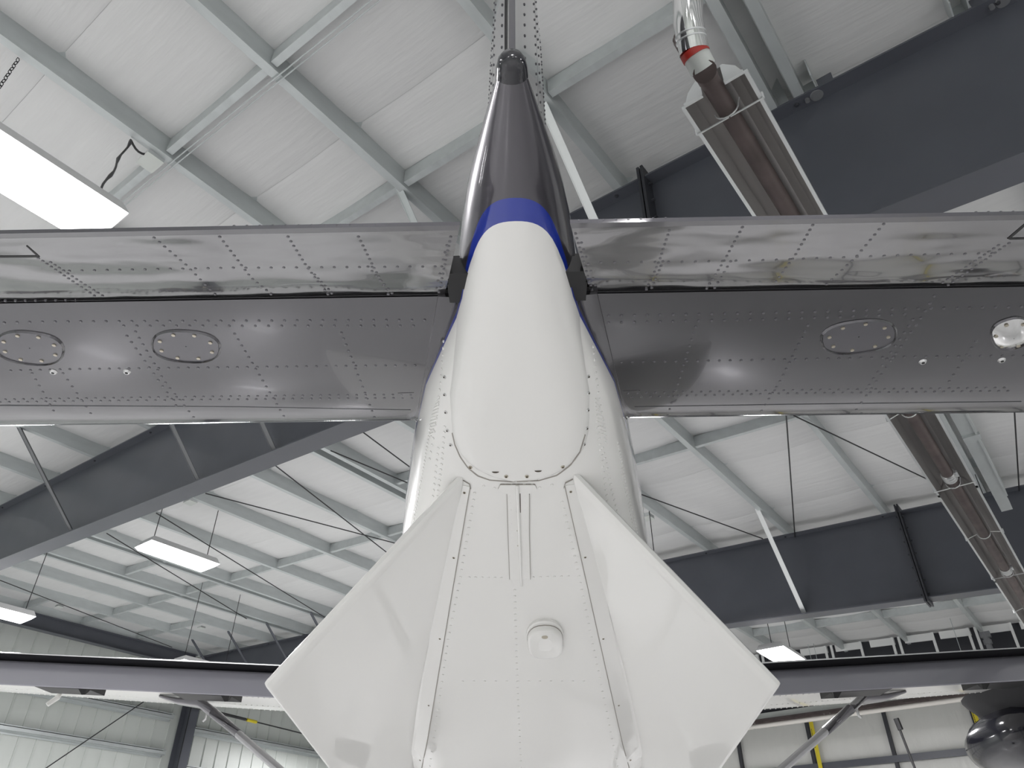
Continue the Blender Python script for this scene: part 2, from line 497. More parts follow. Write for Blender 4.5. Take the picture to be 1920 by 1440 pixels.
# ================================================================== STEEL FRAMES
def rafter(P0, lb, braces, brace_side, splices, stiff, q0=QL + .35, q1=QR - .2):
    o0 = (0, P0, 0)
    R = building_thing('steel_rafter', o0, lb, 'beam')
    dep = lambda q: 1.405 + .0163 * q
    w = .25
    def plate(z_of, y0, y1, t, nm, mt):
        b = MB()
        b.hexa([(q0, y0, z_of(q0) - t), (q1, y0, z_of(q1) - t), (q1, y1, z_of(q1) - t), (q0, y1, z_of(q0) - t)],
               [(q0, y0, z_of(q0)), (q1, y0, z_of(q1)), (q1, y1, z_of(q1)), (q0, y1, z_of(q0))])
        b.build(nm, mt, R)
    plate(lambda q: zr(q) - .001, 0, w, .018, 'top_flange', M['steel'])
    plate(lambda q: zr(q) - dep(q) + .018, 0, w, .018, 'bottom_flange', M['steel'])
    b = MB()
    yw = w / 2
    b.hexa([(q0, yw - .006, zr(q0) - dep(q0) + .01), (q1, yw - .006, zr(q1) - dep(q1) + .01), (q1, yw + .006, zr(q1) - dep(q1) + .01), (q0, yw + .006, zr(q0) - dep(q0) + .01)],
           [(q0, yw - .006, zr(q0) - .01), (q1, yw - .006, zr(q1) - .01), (q1, yw + .006, zr(q1) - .01), (q0, yw + .006, zr(q0) - .01)])
    b.build('web', M['steel'], R)
    for q in stiff:
        b = MB(); b.box(q - .045, q + .045, yw - .018, yw - .006, zr(q) - dep(q) + .02, zr(q) - .02)
        b.build('web_stiffener', M['steel'], R)
        b = MB(); b.dome((q, yw - .018, zr(q) - dep(q) + .09), (0, -1, 0), .022, .02); b.build('bolt', M['galvbright'], R)
    for q in splices:
        for s in (-1, 1):
            b = MB(); b.box(q + s * .018 - .012, q + s * .018 + .012, -.03, w + .03, zr(q) - dep(q) - .06, zr(q) + .1)
            b.build('splice_plate', M['steeldk'], R)
        for k in range(7):
            b = MB(); z = zr(q) - dep(q) * (.05 + .9 * k / 6)
            b.tube([(q - .06, .06, z), (q + .06, .06, z)], .013, 6); b.build('bolt', M['steeldk'], R)
    for q, mt in braces:
        b = MB()
        ya = brace_side
        a = (q + .0, ya, zr(q) + .03); c = (q + .0, yw - .03, zr(q) - dep(q) + .05)
        b.bar(a, c, .07, .006, up=(0, -1, .2))
        b.bar((a[0] - .032, a[1] + .03, a[2]), (c[0] - .032, c[1] + .03, c[2]), .006, .06, up=(0, -1, .2))
        b.build('flange_brace', M[mt], R)
    if P0 < 5:
        for qc, hh_ in ((-.235, .2), (.80, .22)):
            b = MB(); z = zr(qc)
            b.box(qc - .07, qc - .06, -.12, .1, z, z + hh_); b.box(qc + .03, qc + .04, -.12, .1, z, z + hh_); b.box(qc - .07, qc + .04, .09, .1, z, z + hh_)
            cl = b.build('purlin_clip', M['galv'], R)
            b = MB(); b.box(qc + .05, qc + .16, .0, .012, z - .01, z + .07); b.build('clip_angle', M['steel'], cl)
        for qc in (-.22, 1.02):
            b = MB(); b.disc((qc, .06, zr(qc) - .019), (0, 0, -1), .05, .046, .006, 16); b.tube([(qc - .07, .05, zr(qc) - .018), (qc - .07, .05, zr(qc) - .045)], .018, 8); b.build('washer', M['brace'], R)
    for q in PQ:                # purlin bolts, through the top flange
        if q0 < q < q1:
            b = MB(); b.dome((q - .04, .05, zr(q) - .02), (0, 0, -1), .018, .02, 6); b.build('bolt', M['steeldk'], R)
    return R
rafter(4.03, 'dark grey roof girder crossing nearest overhead, behind the tail',
       [(-10.99, 'brace'), (-7.85, 'brace'), (-6.4, 'brace'), (-3.5, 'galv'), (-1.95, 'galvbright'), (-17.3, 'galv')], -1.1, [-1.68], [])
rafter(12.11, 'dark grey roof girder farther off, between tail and far door',
       [(-19.05, 'steel'), (-17.45, 'steel'), (-15.9, 'steel'), (-14.25, 'steel'), (-3.5, 'galvbright'), (-9.45, 'steel')], -1.15, [-1.72, -14.6], [])

# column under the end of the far girder, eave beam along the left wall
def column(P0, lb):
    Cn = building_thing('steel_column', (QL + .3, P0, 0), lb, 'column')
    top = zr(QL + .3) - 1.085
    b = MB(); b.box(-.2, .22, -.006, .006, 0, top); b.build('web', M['steel'], Cn)
    for x in (-.2, .21):
        b = MB(); b.box(x, x + .016, -.14, .14, 0, top); b.build('flange', M['steel'], Cn)
    b = MB(); b.box(-.24, .26, -.18, .18, 0, .025); b.build('base_plate', M['steel'], Cn)
    b = MB(); b.tube([(.235, -.13, 0.4), (.235, -.13, top)], .014, 6); b.build('conduit', M['black'], Cn)
    return Cn
column(12.22, 'grey steel column on the ribbed left wall, under the left wing strut')
Eb = building_thing('eave_beam', (QL + .3, 0, 0), 'dark steel eave beam running along the top of the ribbed left wall', 'beam')
b = MB(); b.box(0, .014, 4.4, 12.0, zr(QL) - .36, zr(QL) - .02); b.build('web', M['steel'], Eb)
b = MB(); b.box(-.1, .11, 4.4, 12.0, zr(QL) - .37, zr(QL) - .355); b.build('bottom_flange', M['steel'], Eb)
b = MB(); b.box(-.1, .11, 4.4, 12.0, zr(QL) - .03, zr(QL) - .015); b.build('top_flange', M['steel'], Eb)

# ================================================================== SERVICES UNDER THE ROOF
def rod(name, pts, r, mt, lb, cat, group=None):
    p = [bw(*a) for a in pts]
    b = MB(); b.tube([q - p[0] for q in p], r, 6)
    o = b.build(name, M[mt]); o.location = p[0]
    return props(o, lb, cat, group)
def roofpx(x, y, dz=.0): return on_roof(x, y, dz)
G = 'wind bracing rods under the roof'
def bracing(a, c, lb, ext0=0, ext1=0, dz=-.03):
    A, B = Vector(roofpx(*a, dz)), Vector(roofpx(*c, dz))
    d = (B - A)
    rod('bracing_rod', [A - d * ext0, B + d * ext1], .0095, 'cable', lb, 'rod', G)
bracing((1475, 790), (1491, 1013), 'dark bracing rod right of the tail, dropping steeply to the far girder', .5, .0)
bracing((1515, 792), (1750, 904), 'dark bracing rod that slants down to the tube heater, right of tail', .1, .35)
bracing((1183, 920), (1430, 1010), 'dark bracing rod slanting right from beside the white tail skin', .4, 0)
bracing((1903, 787), (1912, 935), 'dark bracing rod at the right edge, beyond the tube heater', .4, 0)
bracing((515, 872), (660, 985), 'steep dark bracing rod beside the grey girder left of the tail', 0, 1.0)
bracing((385, 925), (640, 992), 'flatter dark bracing rod above the left hanging lamp', 0, .7)
bracing((293, 962), (610, 1158), 'long dark bracing rod running behind the left hanging lamp', 0, .2)
bracing((680, 810), (785, 888), 'short dark bracing rod just under the left stabilizer', .1, .4)
bracing((620, 845), (780, 912), 'dark bracing rod crossing the paired purlins left of the tail', 0, .5)
bracing((200, 1000), (380, 1110), 'dark bracing rod left of the left hanging lamp', 0, .6)
bracing((0, 1088), (180, 1158), 'thin bracing rod near the ribbed left wall', .2, 1.0)
# a pair of wires across the near purlins
for k in (0, 1):
    y = 1.5 + .035 * k
    rod('wire_run', [(-12.3, y, zr(-12.3) - .02), (4.0, y + .12, zr(4.0) - .02)], .006, 'galv',
        ('left' if k else 'right') + ' one of the twin grey wires stretched under the near purlins', 'wire', 'twin wires under the near purlins')
# junction boxes
def jbox(p, lb, s=.1):
    w = bw(*p)
    J = empty('junction_box', w, BROT, label=lb, cat='box')
    b = MB(); b.box(-s, s, -s * .8, s * .8, -s * .5, 0); b.build('body', M['galvbright'], J)
    b = MB(); b.box(-s * 1.05, s * 1.05, -s * .85, s * .85, -s * .56, -s * .5); b.build('cover', M['wall'], J)
jbox(roofpx(284, 298, -.0), 'small white junction box on the purlin beside the brightest lamp', .09)
jbox(roofpx(358, 938, -.0), 'small clear junction box under the grey girder, above the left lamp', .09)
jbox(roofpx(1210, 967, -.0), 'small grey junction box on a purlin right of the white tail', .11)
jbox(roofpx(112, 1135, -.0), 'tiny junction box on a purlin near the left wall', .08)
jbox(roofpx(378, 1175, -.0), 'tiny junction box on a purlin near the far girder left end', .08)

# ------------------------------------------------------------------ ceiling lights
def light_fixture_meshes():
    L_, W_, Hh = 1.25, .5, .1
    b = MB()                                   # housing with canted ends
    r0 = [(-W_ / 2 + .05, -L_ / 2 + .05), (W_ / 2 - .05, -L_ / 2 + .05), (W_ / 2 - .05, L_ / 2 - .05), (-W_ / 2 + .05, L_ / 2 - .05)]
    r1 = [(-W_ / 2, -L_ / 2), (W_ / 2, -L_ / 2), (W_ / 2, L_ / 2), (-W_ / 2, L_ / 2)]
    b.hexa([(x, y, 0) for x, y in r1], [(x, y, Hh) for x, y in r0])
    body = b.mesh('housing', M['lampbody'])
    b = MB()
    r2 = [(x * .98, y * .99) for x, y in r1]
    r3 = [(x * .80, y * .92) for x, y in r1]
    b.hexa([(x, y, -.05) for x, y in r3], [(x, y, -.001) for x, y in r2])
    dif = b.mesh('diffuser', M['lamp'])
    return body, dif
LB, LD = light_fixture_meshes()
LAMPDATA = bpy.data.lights.new('tubes', 'AREA')
LAMPDATA.shape = 'RECTANGLE'; LAMPDATA.size = .38; LAMPDATA.size_y = 1.1
LAMPDATA.energy = LAMPW; LAMPDATA.spread = rad(180); LAMPDATA.color = (1.0, 0.985, 1.0)
LAMPFAR = LAMPDATA.copy(); LAMPFAR.energy = LAMPW * 1.45      # extra power added to brighten the far bays
def lamp(q, P, h, lb, cords=True, grp=None):
    w = bw(q, P, CAMZ + h)
    o = empty('ceiling_light', w, BROT, label=lb, cat='lamp', group=grp)
    inst(LB, 'housing', o); inst(LD, 'diffuser', o)
    la = bpy.data.objects.new('tubes', LAMPFAR if P > 4.5 else LAMPDATA); C.objects.link(la); la.parent = o; la.location = (0, 0, -.056)
    top = zr(q) - (CAMZ + h) + .2
    if cords:
        for y in (-.48, .5):
            b = MB(); b.tube([(0, y, .08), (.0, y, top)], .007, 5); b.build('hanging_cord', M['cable'], o)
    return o
lamp(-4.42, .58, 3.9, 'brightest hanging lamp, beside the tail upper left, above the left elevator', False)
lamp(-11.42, 5.98, 4.87, 'hanging lamp below the grey girder, left of the tail and second brightest')
lamp(-15.0, 4.83, 4.4, 'hanging lamp at the left edge in front of the ribbed wall')
lamp(-4.57, 14.05, 3.9, 'hanging lamp just above the right wing, below the far girder')
lamp(-4.95, 9.62, 4.2, 'hanging lamp mostly hidden behind the right edge of the right ventral fin')
lamp(-15.1, 9.1, 4.35, 'small far lamp peeping over the left wing')
for i, (q, P) in enumerate([(2.6, -3.0), (-4.4, -4.0), (8.2, -4.0), (-11.0, -3.0), (-16.5, -3.0), (8.2, 2.0), (10.5, 7.0), (7.5, 13.0), (2.6, -8.5), (-6, -9.0), (-13, -9), (9, -9), (8.5, 17.5), (-18.5, 15.5)]):  # unseen lamps, added for overall brightness
    lamp(q, P, 4.3, 'unseen hanging lamp added to brighten the hangar, outside the picture', True, 'added lamps outside the picture')

# cord looping from the near purlin to the brightest lamp
A = Vector(bw(*on_roof(245, 262))); B = Vector(bw(-4.3, 1.02, CAMZ + 3.98))
b = MB()
pts = [A.lerp(B, t) + Vector((.012 * math.sin(t * 14), 0, -.02 * math.sin(math.pi * t))) for t in [k / 14 for k in range(15)]]
b.tube([p - A for p in pts], .009, 6, radii=[.014 if k % 4 == 1 else .008 for k in range(15)])
A2 = Vector(bw(*on_roof(282, 290)))
pts = [A.lerp(A2, t) + Vector((0, 0, -.06 * math.sin(math.pi * t))) for t in [k / 6 for k in range(7)]]
b.tube([p - A for p in pts], .010, 6)
o = b.build('power_cord', M['cable']); o.location = A
props(o, 'black power cord looping from purlin to the brightest lamp', 'cord')

# ------------------------------------------------------------------ long tube heater
HH, HQ = 3.2, -.515
HT = building_thing('tube_heater', (HQ, 0, hz(HH)), 'long infrared tube heater with metal reflector, hung right of the tail', 'heater')
wb2 = .15
prof = [(-wb2, 0), (-.115, .075), (-.062, .135), (.062, .135), (.115, .075), (wb2, 0)]
segs = [(2.25, 5.05), (5.0, 7.4), (7.35, 10.1), (10.05, 12.9), (12.85, 15.6)]
for y0, y1 in segs:
    b = MB()
    b.loft([[Vector((x, y0, z)) for x, z in prof], [Vector((x, y1, z)) for x, z in prof]], False, False, closed=False)
    b.loft([[Vector((x * 1.03, y0, z + .006)) for x, z in prof], [Vector((x * 1.03, y1, z + .006)) for x, z in prof]], False, False, closed=False)
    b.build('reflector', M['refl'], HT)
    for s in (-1, 1):
        b = MB(); b.box(min(s * wb2, s * (wb2 + .018)), max(s * wb2, s * (wb2 + .018)), y0, y1, -.006, .016); b.build('reflector_rim', M['galvbright'], HT)
for s in (-1, 1):
    b = MB()
    p = [(s * wb2, 2.25, 0), (s * .055, 2.25, 0), (s * .055, 2.25, .145), (s * .068, 2.25, .145), (s * .122, 2.25, .08)]
    b.prism(p, (0, -.006, 0), (0, 0, 0))
    b.box(min(s * wb2, s * .055), max(s * wb2, s * .055), 2.235, 2.25, -.006, .012)
    b.build('end_plate', M['galvbright'], HT)
b = MB(); b.tube([(0, 1.93, .03), (0, 2.6, .03), (0, 7.0, .03)], .047, 16); b.build('heater_tube', M['rust'], HT)
b = MB(); b.tube([(0, 7.0, .03), (0, 9.8, .03)], .047, 16); b.build('heater_tube', M['rust'], HT)
b = MB(); b.tube([(0, 9.8, .03), (0, 15.6, .03)], .047, 16); b.build('heater_tube', M['rust'], HT)
for yc in (7.0, 9.75):
    cl = MB(); cl.tube([(0, yc, .03), (0, yc + .04, .03), (0, yc + .11, .03), (0, yc + .15, .03)], .056, 16, radii=[.054, .058, .058, .054])
    co = cl.build('coupling', M['alu'], HT)
    b = MB()
    for dy in (.03, .075, .12): b.tube([(.0, yc + dy, .03), (.0, yc + dy + .012, .03)], .061, 16)
    b.box(.045, .075, yc + .03, yc + .13, .02, .04)
    b.build('clamp_band', M['galvbright'], co)
for yc in (2.42, 5.75, 7.25, 8.6, 9.95, 11.4):
    b = MB()
    loop = [(-.06 * math.cos(t), yc, .03 - .062 * math.sin(t)) for t in [math.pi * k / 8 for k in range(9)]]
    if yc in (2.42, 7.25, 9.95): b.tube([(-wb2 - .02, yc, -.012), (wb2 + .02, yc, -.012)], .005, 6); b.tube([(0.07, yc - .02, .06)] + [Vector(p) - Vector((0, .02, 0)) for p in loop[::-1]], .004, 6)
    else: b.tube([(-wb2 - .02, yc, -.0)] + loop + [(wb2 + .02, yc, -.0)], .005, 6)
    for s in (-1, 1): b.tube([(s * (wb2 + .02), yc, -.014), (s * (wb2 + .02), yc, .03)], .008, 6)
    b.build('hanger_wire', M['galvbright'], HT)
# exhaust pipe at the near end: brown stub, white collar, red sealant, bright duct
p0 = Vector((0, 1.95, .03))
def hl(x, y, P):
    q, _, z = on_P(x, y, P); return Vector((q - HQ, P, z - hz(HH)))
e1 = hl(1322, 135, 1.93); e2 = hl(1300, 95, 1.86); e3 = hl(1291, 45, 1.80); e4 = hl(1286, -60, 1.72); e5 = hl(1270, -260, 1.62)
b = MB(); b.tube([(0, 2.2, .03), tuple(p0), tuple(e1)], .05, 16); b.build('flue_elbow', M['rust'], HT)
cm = e1.lerp(e2, .9)
b = MB(); b.tube([tuple(e1.lerp(p0, .1)), tuple(cm)], .056, 16); b.build('collar', M['wall'], HT)
b = MB(); b.tube([tuple(e1.lerp(e2, .72)), tuple(e2)], .060, 16); b.build('sealant', M['redseal'], HT)
b = MB(); b.tube([tuple(e2.lerp(e1, .1)), tuple(e3), tuple(e4), tuple(e5)], .062, 20)
du = b.build('exhaust_duct', M['chrome'], HT)
b = MB()
for t in (.35, .55):
    c = e2.lerp(e3, t); b.tube([tuple(c), tuple(c + (e3 - e2).normalized() * .005)], .0645, 20)
b.build('wire_band', M['galvbright'], du)
# suspension chains
def chain(nm, parent, a, c, r=.012, mt='cable'):
    a, c = Vector(a), Vector(c)
    n = max(2, int((c - a).length / (r * 3.2)))
    b = MB()
    d = (c - a) / n
    s1 = d.cross(Vector((0, 1, 0))).normalized(); s2 = d.cross(s1).normalized()
    for i in range(n):
        s = s1 if i % 2 else s2
        m = a + d * (i + .5)
        u = d * .62
        b.tube([m - u + s * 0, m - u * .6 + s * r, m + u * .6 + s * r, m + u], r * .3, 4, False)
        b.tube([m - u, m - u * .6 - s * r, m + u * .6 - s * r, m + u], r * .3, 4, False)
    o = b.build(nm, M[mt], parent); return o
topz = zr(HQ) - hz(HH) + .03
for yc in (2.3,):
    chain('chain', HT, (-.02, yc - .05, .15), (-.02, yc - .05, topz))
for yc in (5.75, 8.6, 11.4):
    b = MB(); b.tube([(0, yc, .15), (0, yc, topz)], .006, 5); b.build('hanging_cord', M['cable'], HT)
b = MB(); b.box(.23, .33, 5.3, 8.4, .12, .2); b.box(.33, .345, 5.6, 8.0, .1, .26)
b.box(.23, .36, 6.6, 6.7, .095, .12)
b.build('gas_line_cover', M['galv'], HT)

# small chain at the upper left corner
A = Vector(bw(*on_roof(35, 110)));
o = chain('hanging_chain', None, (0, 0, 0), (0, 0, -1.4), .012)
o.location = A; props(o, 'thin dark chain hanging at the upper left corner from a purlin', 'chain')

# second heater along the far door, with its reflector
H2 = building_thing('wall_heater', (0, 18.5, hz(3.70)), 'long cream heater pipe running along the far door under the right wing', 'heater')
b = MB(); b.tube([(-9.6, 0, 0), (3.5, 0, 0)], .05, 12); b.build('heater_tube', M['pipewhite'], H2)
b = MB()
b.loft([[Vector((-9.6, y, z)) for y, z in ((-.12, .06), (-.05, .14), (.1, .14), (.18, .06))], [Vector((3.5, y, z)) for y, z in ((-.12, .06), (-.05, .14), (.1, .14), (.18, .06))]], False, False, closed=False)
b.build('reflector', M['rust'], H2)
b = MB(); b.box(-9.6, 3.5, .16, .2, .09, .3); b.build('reflector_back', M['wall'], H2)
for q in (-7.0, -5.38, -5.25, -2.3):
    b = MB(); b.tube([(q, -.06, -.055), (q, 0, -.06), (q, .06, .0), (q, .0, .2), (q, 0, 1.6)], .006, 5); b.build('hanger_wire', M['galv'], H2)

# stand pipe by the far door
sp = bw(-1.84, 19.3, 0)
S = empty('stand_pipe', sp, BROT, label='grey galvanised stand pipe rising in front of the far door header', cat='pipe')
b = MB(); b.tube([(0, 0, 0), (0, 0, hz(5.12))], .06, 12); b.build('pipe', M['brace'], S)
b = MB(); b.tube([(0, 0, hz(4.86)), (0, 0, hz(4.95))], .085, 12); b.box(-.1, .1, -.05, .05, hz(5.0), hz(5.12)); b.build('collar', M['brace'], S)

# rods near the left wall
b = MB()
A = Vector(bw(*on_Q(275, 1312, QL + 1.0))); B = Vector(bw(*on_Q(60, 1458, QL + 1.0)))
d = B - A; b.tube([-.3 * d, d * 1.8], .014, 6)
o = b.build('wall_bracing_rod', M['cable']); o.location = A; props(o, 'black diagonal rod slanting down in front of the ribbed left wall', 'rod')
A = Vector(bw(*on_Q(380, 1329, QL + .6))); B = Vector(bw(*on_Q(562, 1374, QL + .6))); d = B - A
W2 = empty('marked_rod', A, 0, label='black rod with a yellow sleeve in front of the ribbed wall', cat='rod')
b = MB(); b.tube([-.15 * d, .42 * d], .04, 8); b.build('cover_tube', M['cable'], W2)
b = MB(); b.tube([.4 * d, 1.9 * d], .018, 8); b.build('rod', M['cable'], W2)
b = MB(); b.tube([.43 * d, .53 * d], .045, 8); b.build('sleeve', M['yellow'], W2)
# a hanging black line behind the right strut
A = Vector(bw(*on_P(1680, 1347, 16.5)))
o = MB(); o.tube([(0, 0, 0), (.02, 0, -.25), (.1, 0, -.9), (.12, 0, -2.2)], .022, 6); o.tube([(.0, 0, .0), (.03, 0, -.2)], .05, 6)
o = o.build('drop_cord', M['cable']); o.location = A; props(o, 'black cord hanging below the right wing strut, in front of the far door', 'cord')

# ================================================================== THE AIRCRAFT
AC = empty('airplane', AORG, -YAW, label='white and dark grey high wing airplane with blue tail stripe, seen from below its tail', cat='airplane')
D0 = 0.99
def Lp(x, d, h): return Vector((x, d - D0, h + CAMZ))        # lateral, distance ahead, height above the camera
def hb(d):
    if d <= 4.9: return 1.72 - .2 * d
    t = min(1, (d - 4.9) / 3.3)
    return .74 - 1.0 * (t * t * (3 - 2 * t))
def interp(tab, d):
    if d <= tab[0][0]: return tab[0][1]
    for (a, va), (c, vc) in zip(tab[:-1], tab[1:]):
        if d <= c: return va + (vc - va) * (d - a) / (c - a)
    return tab[-1][1]
def section(d, hw, bot, top, n, K=48, y=None):
    zc, hz_ = (bot + top) / 2, (top - bot) / 2
    out = []
    for k in range(K):
        t = 2 * math.pi * k / K
        c, s = math.cos(t), math.sin(t)
        x = hw * math.copysign(abs(c) ** (2 / n), c); z = zc + hz_ * math.copysign(abs(s) ** (2 / n), s)
        out.append(Lp(x, d, z))
    return out
def bvh(mb):
    return BVHTree.FromPolygons([Vector(v) for v in mb.v], mb.f)
CAML = AMI @ Vector((0, 0, CAMZ))
def rayL(x, y): return (AMI.to_3x3() @ ray(x, y)).normalized()
def hit(px, py, *trees):
    best = None
    for t in trees:
        p, n, i, dist = t.ray_cast(CAML, rayL(px, py))
        if p is not None and (best is None or dist < best[2]):
            r = rayL(px, py)
            if n.dot(r) > 0: n = -n
            best = (p, n, dist)
    return best
def plane_hit(px, py, pt, nrm):
    r = rayL(px, py)
    return CAML + r * ((Vector(pt) - CAML).dot(nrm) / r.dot(nrm))

# fuselage
HW = [(1.40, .085), (1.55, .135), (1.64, .165), (1.84, .235), (2.07, .32), (2.35, .387), (3.0, .52), (4.0, .70), (4.9, .82), (6, .86), (9.2, .84), (10.2, .6), (11.2, .48), (11.9, .34)]
HTOP = [(1.40, 1.66), (2.35, 1.82), (4.9, 1.95), (6.2, 2.0), (9.0, 2.0), (9.6, 1.75), (10.2, 1.35), (11.9, .95)]
HBOT2 = [(9.2, -.26), (10.2, -.2), (11.2, -.05), (11.9, .2)]
fb = MB(); fb.smooth = True
rings = []
for d in (1.42, 1.5, 1.6, 1.7, 1.84, 1.95, 2.07, 2.2, 2.35, 2.5, 2.75, 3.0, 3.3, 3.7, 4.1, 4.5, 4.9, 5.4, 6.0, 6.6, 7.2, 7.8, 8.4, 9.0, 9.4, 9.8, 10.2, 10.8, 11.4, 11.9):
    bot = hb(d) + (.012 if d < 2.42 else 0)
    if d > 9.2: bot = interp(HBOT2, d)
    rings.append(section(d, interp(HW, d), bot, interp(HTOP, d), 2.6 if d < 1.8 else min(4.4, 2.9 + (d - 1.8) * .7), 96))
fb.loft(rings, True, True)
fus = fb.build('fuselage', M['tail'], AC)
TF = bvh(fb)

# tail cone: the fairing under the rudder
CW = [(.935, .003), (.938, .014), (.946, .023), (.958, .030), (.98, .0335), (1.1, .068), (1.2, .096), (1.261, .112), (1.327, .127), (1.467, .153), (1.641, .178), (1.841, .214), (1.98, .240), (2.08, .247), (2.147, .248), (2.217, .240), (2.265, .220), (2.300, .188), (2.325, .145), (2.340, .095), (2.348, .03)]
tb = MB()
rings = []
for d, w in CW:
    bt = hb(d)
    if d < .98: bt = 1.558 - w; tp = 1.558 + w
    elif d < 1.7: tp = 1.588 + (d - .99) * .42
    else: tp = bt + .40
    if d > 2.1: tp = bt + .40
    nn = 2.0 if d <= 1.0 else (2.0 + (d - 1.0) * .9 if d < 1.5 else min(5.0, 2.45 + (d - 1.5) * 4.0))
    rings.append(section(d, w, bt, tp, nn, 64))
tb.loft(rings, True, True)
cone = tb.build('tail_cone', M['tail'], AC)
TC = bvh(tb)
b = MB()
b.loft([section(.930, .008, 1.550, 1.566, 2, 24), section(.933, .021, 1.537, 1.579, 2, 24), section(.944, .030, 1.528, 1.588, 2, 24), section(.962, .0350, 1.523, 1.593, 2, 24), section(.974, .0360, 1.5235, 1.595, 2.05, 24), section(.986, .0372, hb(.986) - .001, 1.597, 2.05, 24)], True, True)
b.build('tail_light', M['glass'], AC, label='dark rounded lens at the very tip of the tail cone')

# fin and rudder
def foil(u):                  # half thickness share, u from nose to tail
    return max(.03, 10 * (.2969 * math.sqrt(max(u, 0)) - .126 * u - .3516 * u * u + .2843 * u ** 3 - .1015 * u ** 4))
FIN = [(1.60, 2.95, 1.00, .128), (1.9, 2.55, 1.00, .124), (2.3, 2.38, 1.0, .116), (2.8, 2.2, 1.02, .1), (3.25, 2.05, 1.05, .075)]
def fin_half(h, d):
    for (h0, l0, t0, w0), (h1, l1, t1, w1) in zip(FIN[:-1], FIN[1:]):
        if h <= h1:
            k = (h - h0) / (h1 - h0); le = l0 + (l1 - l0) * k; te = t0 + (t1 - t0) * k; w = w0 + (w1 - w0) * k
            u = (le - d) / (le - te); return w * min(1.0, foil(u)) + .004
    return .05
def fin_rings(da_of, db_of, N=14):
    out = []
    for h, le, te, w in FIN:
        a, c = da_of(le, te), db_of(le, te)
        ds = [a + (c - a) * (k / N) for k in range(N + 1)]
        ring = [Lp(fin_half(h, d) if le > d else .004, d, h) for d in ds] + [Lp(-(fin_half(h, d)) if le > d else -.004, d, h) for d in ds[::-1]]
        out.append(ring)
    return out
vb = MB(); vb.loft(fin_rings(lambda l, t: t + .40, lambda l, t: l), True, True); fin = vb.build('fin', M['skin'], AC)
rb = MB(); rb.loft(fin_rings(lambda l, t: t, lambda l, t: t + .392), True, True); rud = rb.build('rudder', M['skin'], AC)
b = MB()
for (h0, _, t0, _), (h1, _, t1, _) in zip(FIN[:-1], FIN[1:]):
    b.hexa([Lp(-.0075, t0 - .012, h0), Lp(.0075, t0 - .012, h0), Lp(.0075, t0 + .03, h0), Lp(-.0075, t0 + .03, h0)],
           [Lp(-.0075, t1 - .012, h1), Lp(.0075, t1 - .012, h1), Lp(.0075, t1 + .03, h1), Lp(-.0075, t1 + .03, h1)])
b.build('trailing_edge_strip', M['grey'], AC)
b = MB()
for (h0, _, t0, _), (h1, _, t1, _) in zip(FIN[:-1], FIN[1:]):
    x0 = -fin_half(h0, t0 + .07) - .001
    x1 = -fin_half(h1, t1 + .07) - .001
    b.hexa([Lp(x0 - .001, t0 + .06, h0), Lp(x0 + .004, t0 + .06, h0), Lp(x0 + .004, t0 + .08, h0), Lp(x0 - .001, t0 + .08, h0)],
           [Lp(x1 - .001, t1 + .06, h1), Lp(x1 + .004, t1 + .06, h1), Lp(x1 + .004, t1 + .08, h1), Lp(x1 - .001, t1 + .08, h1)])
b.build('rudder_tab_gap', M['black'], AC)

# ---- horizontal stabilizer
HINGE, NOSE = 1.668, 2.405
def stab_ring(x_hinge, x_nose, grow=0.0, N=10):
    pts = []
    def X(d): return x_hinge + (x_nose - x_hinge) * (d - HINGE) / (NOSE - HINGE)
    zc, t = 1.5 + .058, .058 + grow
    c, a = 2.02, NOSE - 2.02 + grow
    low = [(HINGE - .012, zc - .050 - grow), (1.75, zc - .0545 - grow), (1.86, zc - .057 - grow)]
    for k in range(N + 1):
        th = math.pi / 2 * k / N
        low.append((c + a * math.sin(th) ** .95, zc - t * max(0, math.cos(th)) ** .9))
    ring = low + [(d, 2 * zc - z) for d, z in low[::-1][1:]]
    return [Lp(X(d), d, z) for d, z in ring]
SX = []
stabs = []
for s in (-1, 1):
    sb = MB()
    xs = [(.226, .395), (.6, .7), (1.2, 1.2), (1.9, 1.9), (2.62, 2.58)]
    sb.loft([stab_ring(s * a, s * c) for a, c in xs], True, True)
    sb.build('horizontal_stabilizer', M['skin'], AC, label='%s half of the dark glossy horizontal stabilizer' % ('left' if s < 0 else 'right'))
    stabs.append(bvh(sb))
    b = MB()
    b.loft([stab_ring(s * .165, s * .30, -.02), stab_ring(s * .172, s * .31, .004), stab_ring(s * .200, s * .345, .012), stab_ring(s * .236, s * .402, .009), stab_ring(s * .238, s * .404, -.004)], True, True)
    b.build('root_fairing', M['skin'], AC)
    b = MB()                                    # rubber seal between fairing and fuselage
    b.loft([[Lp(s * (.155 + (.30 - .155) * k / 8 + dx), 1.62 + .74 * k / 8, 1.497 + dz) for dx, dz in ((-.03, .0), (.012, -.004), (.012, .05), (-.03, .05))] for k in range(9)], True, True)
    b.build('root_seal', M['black'], AC)

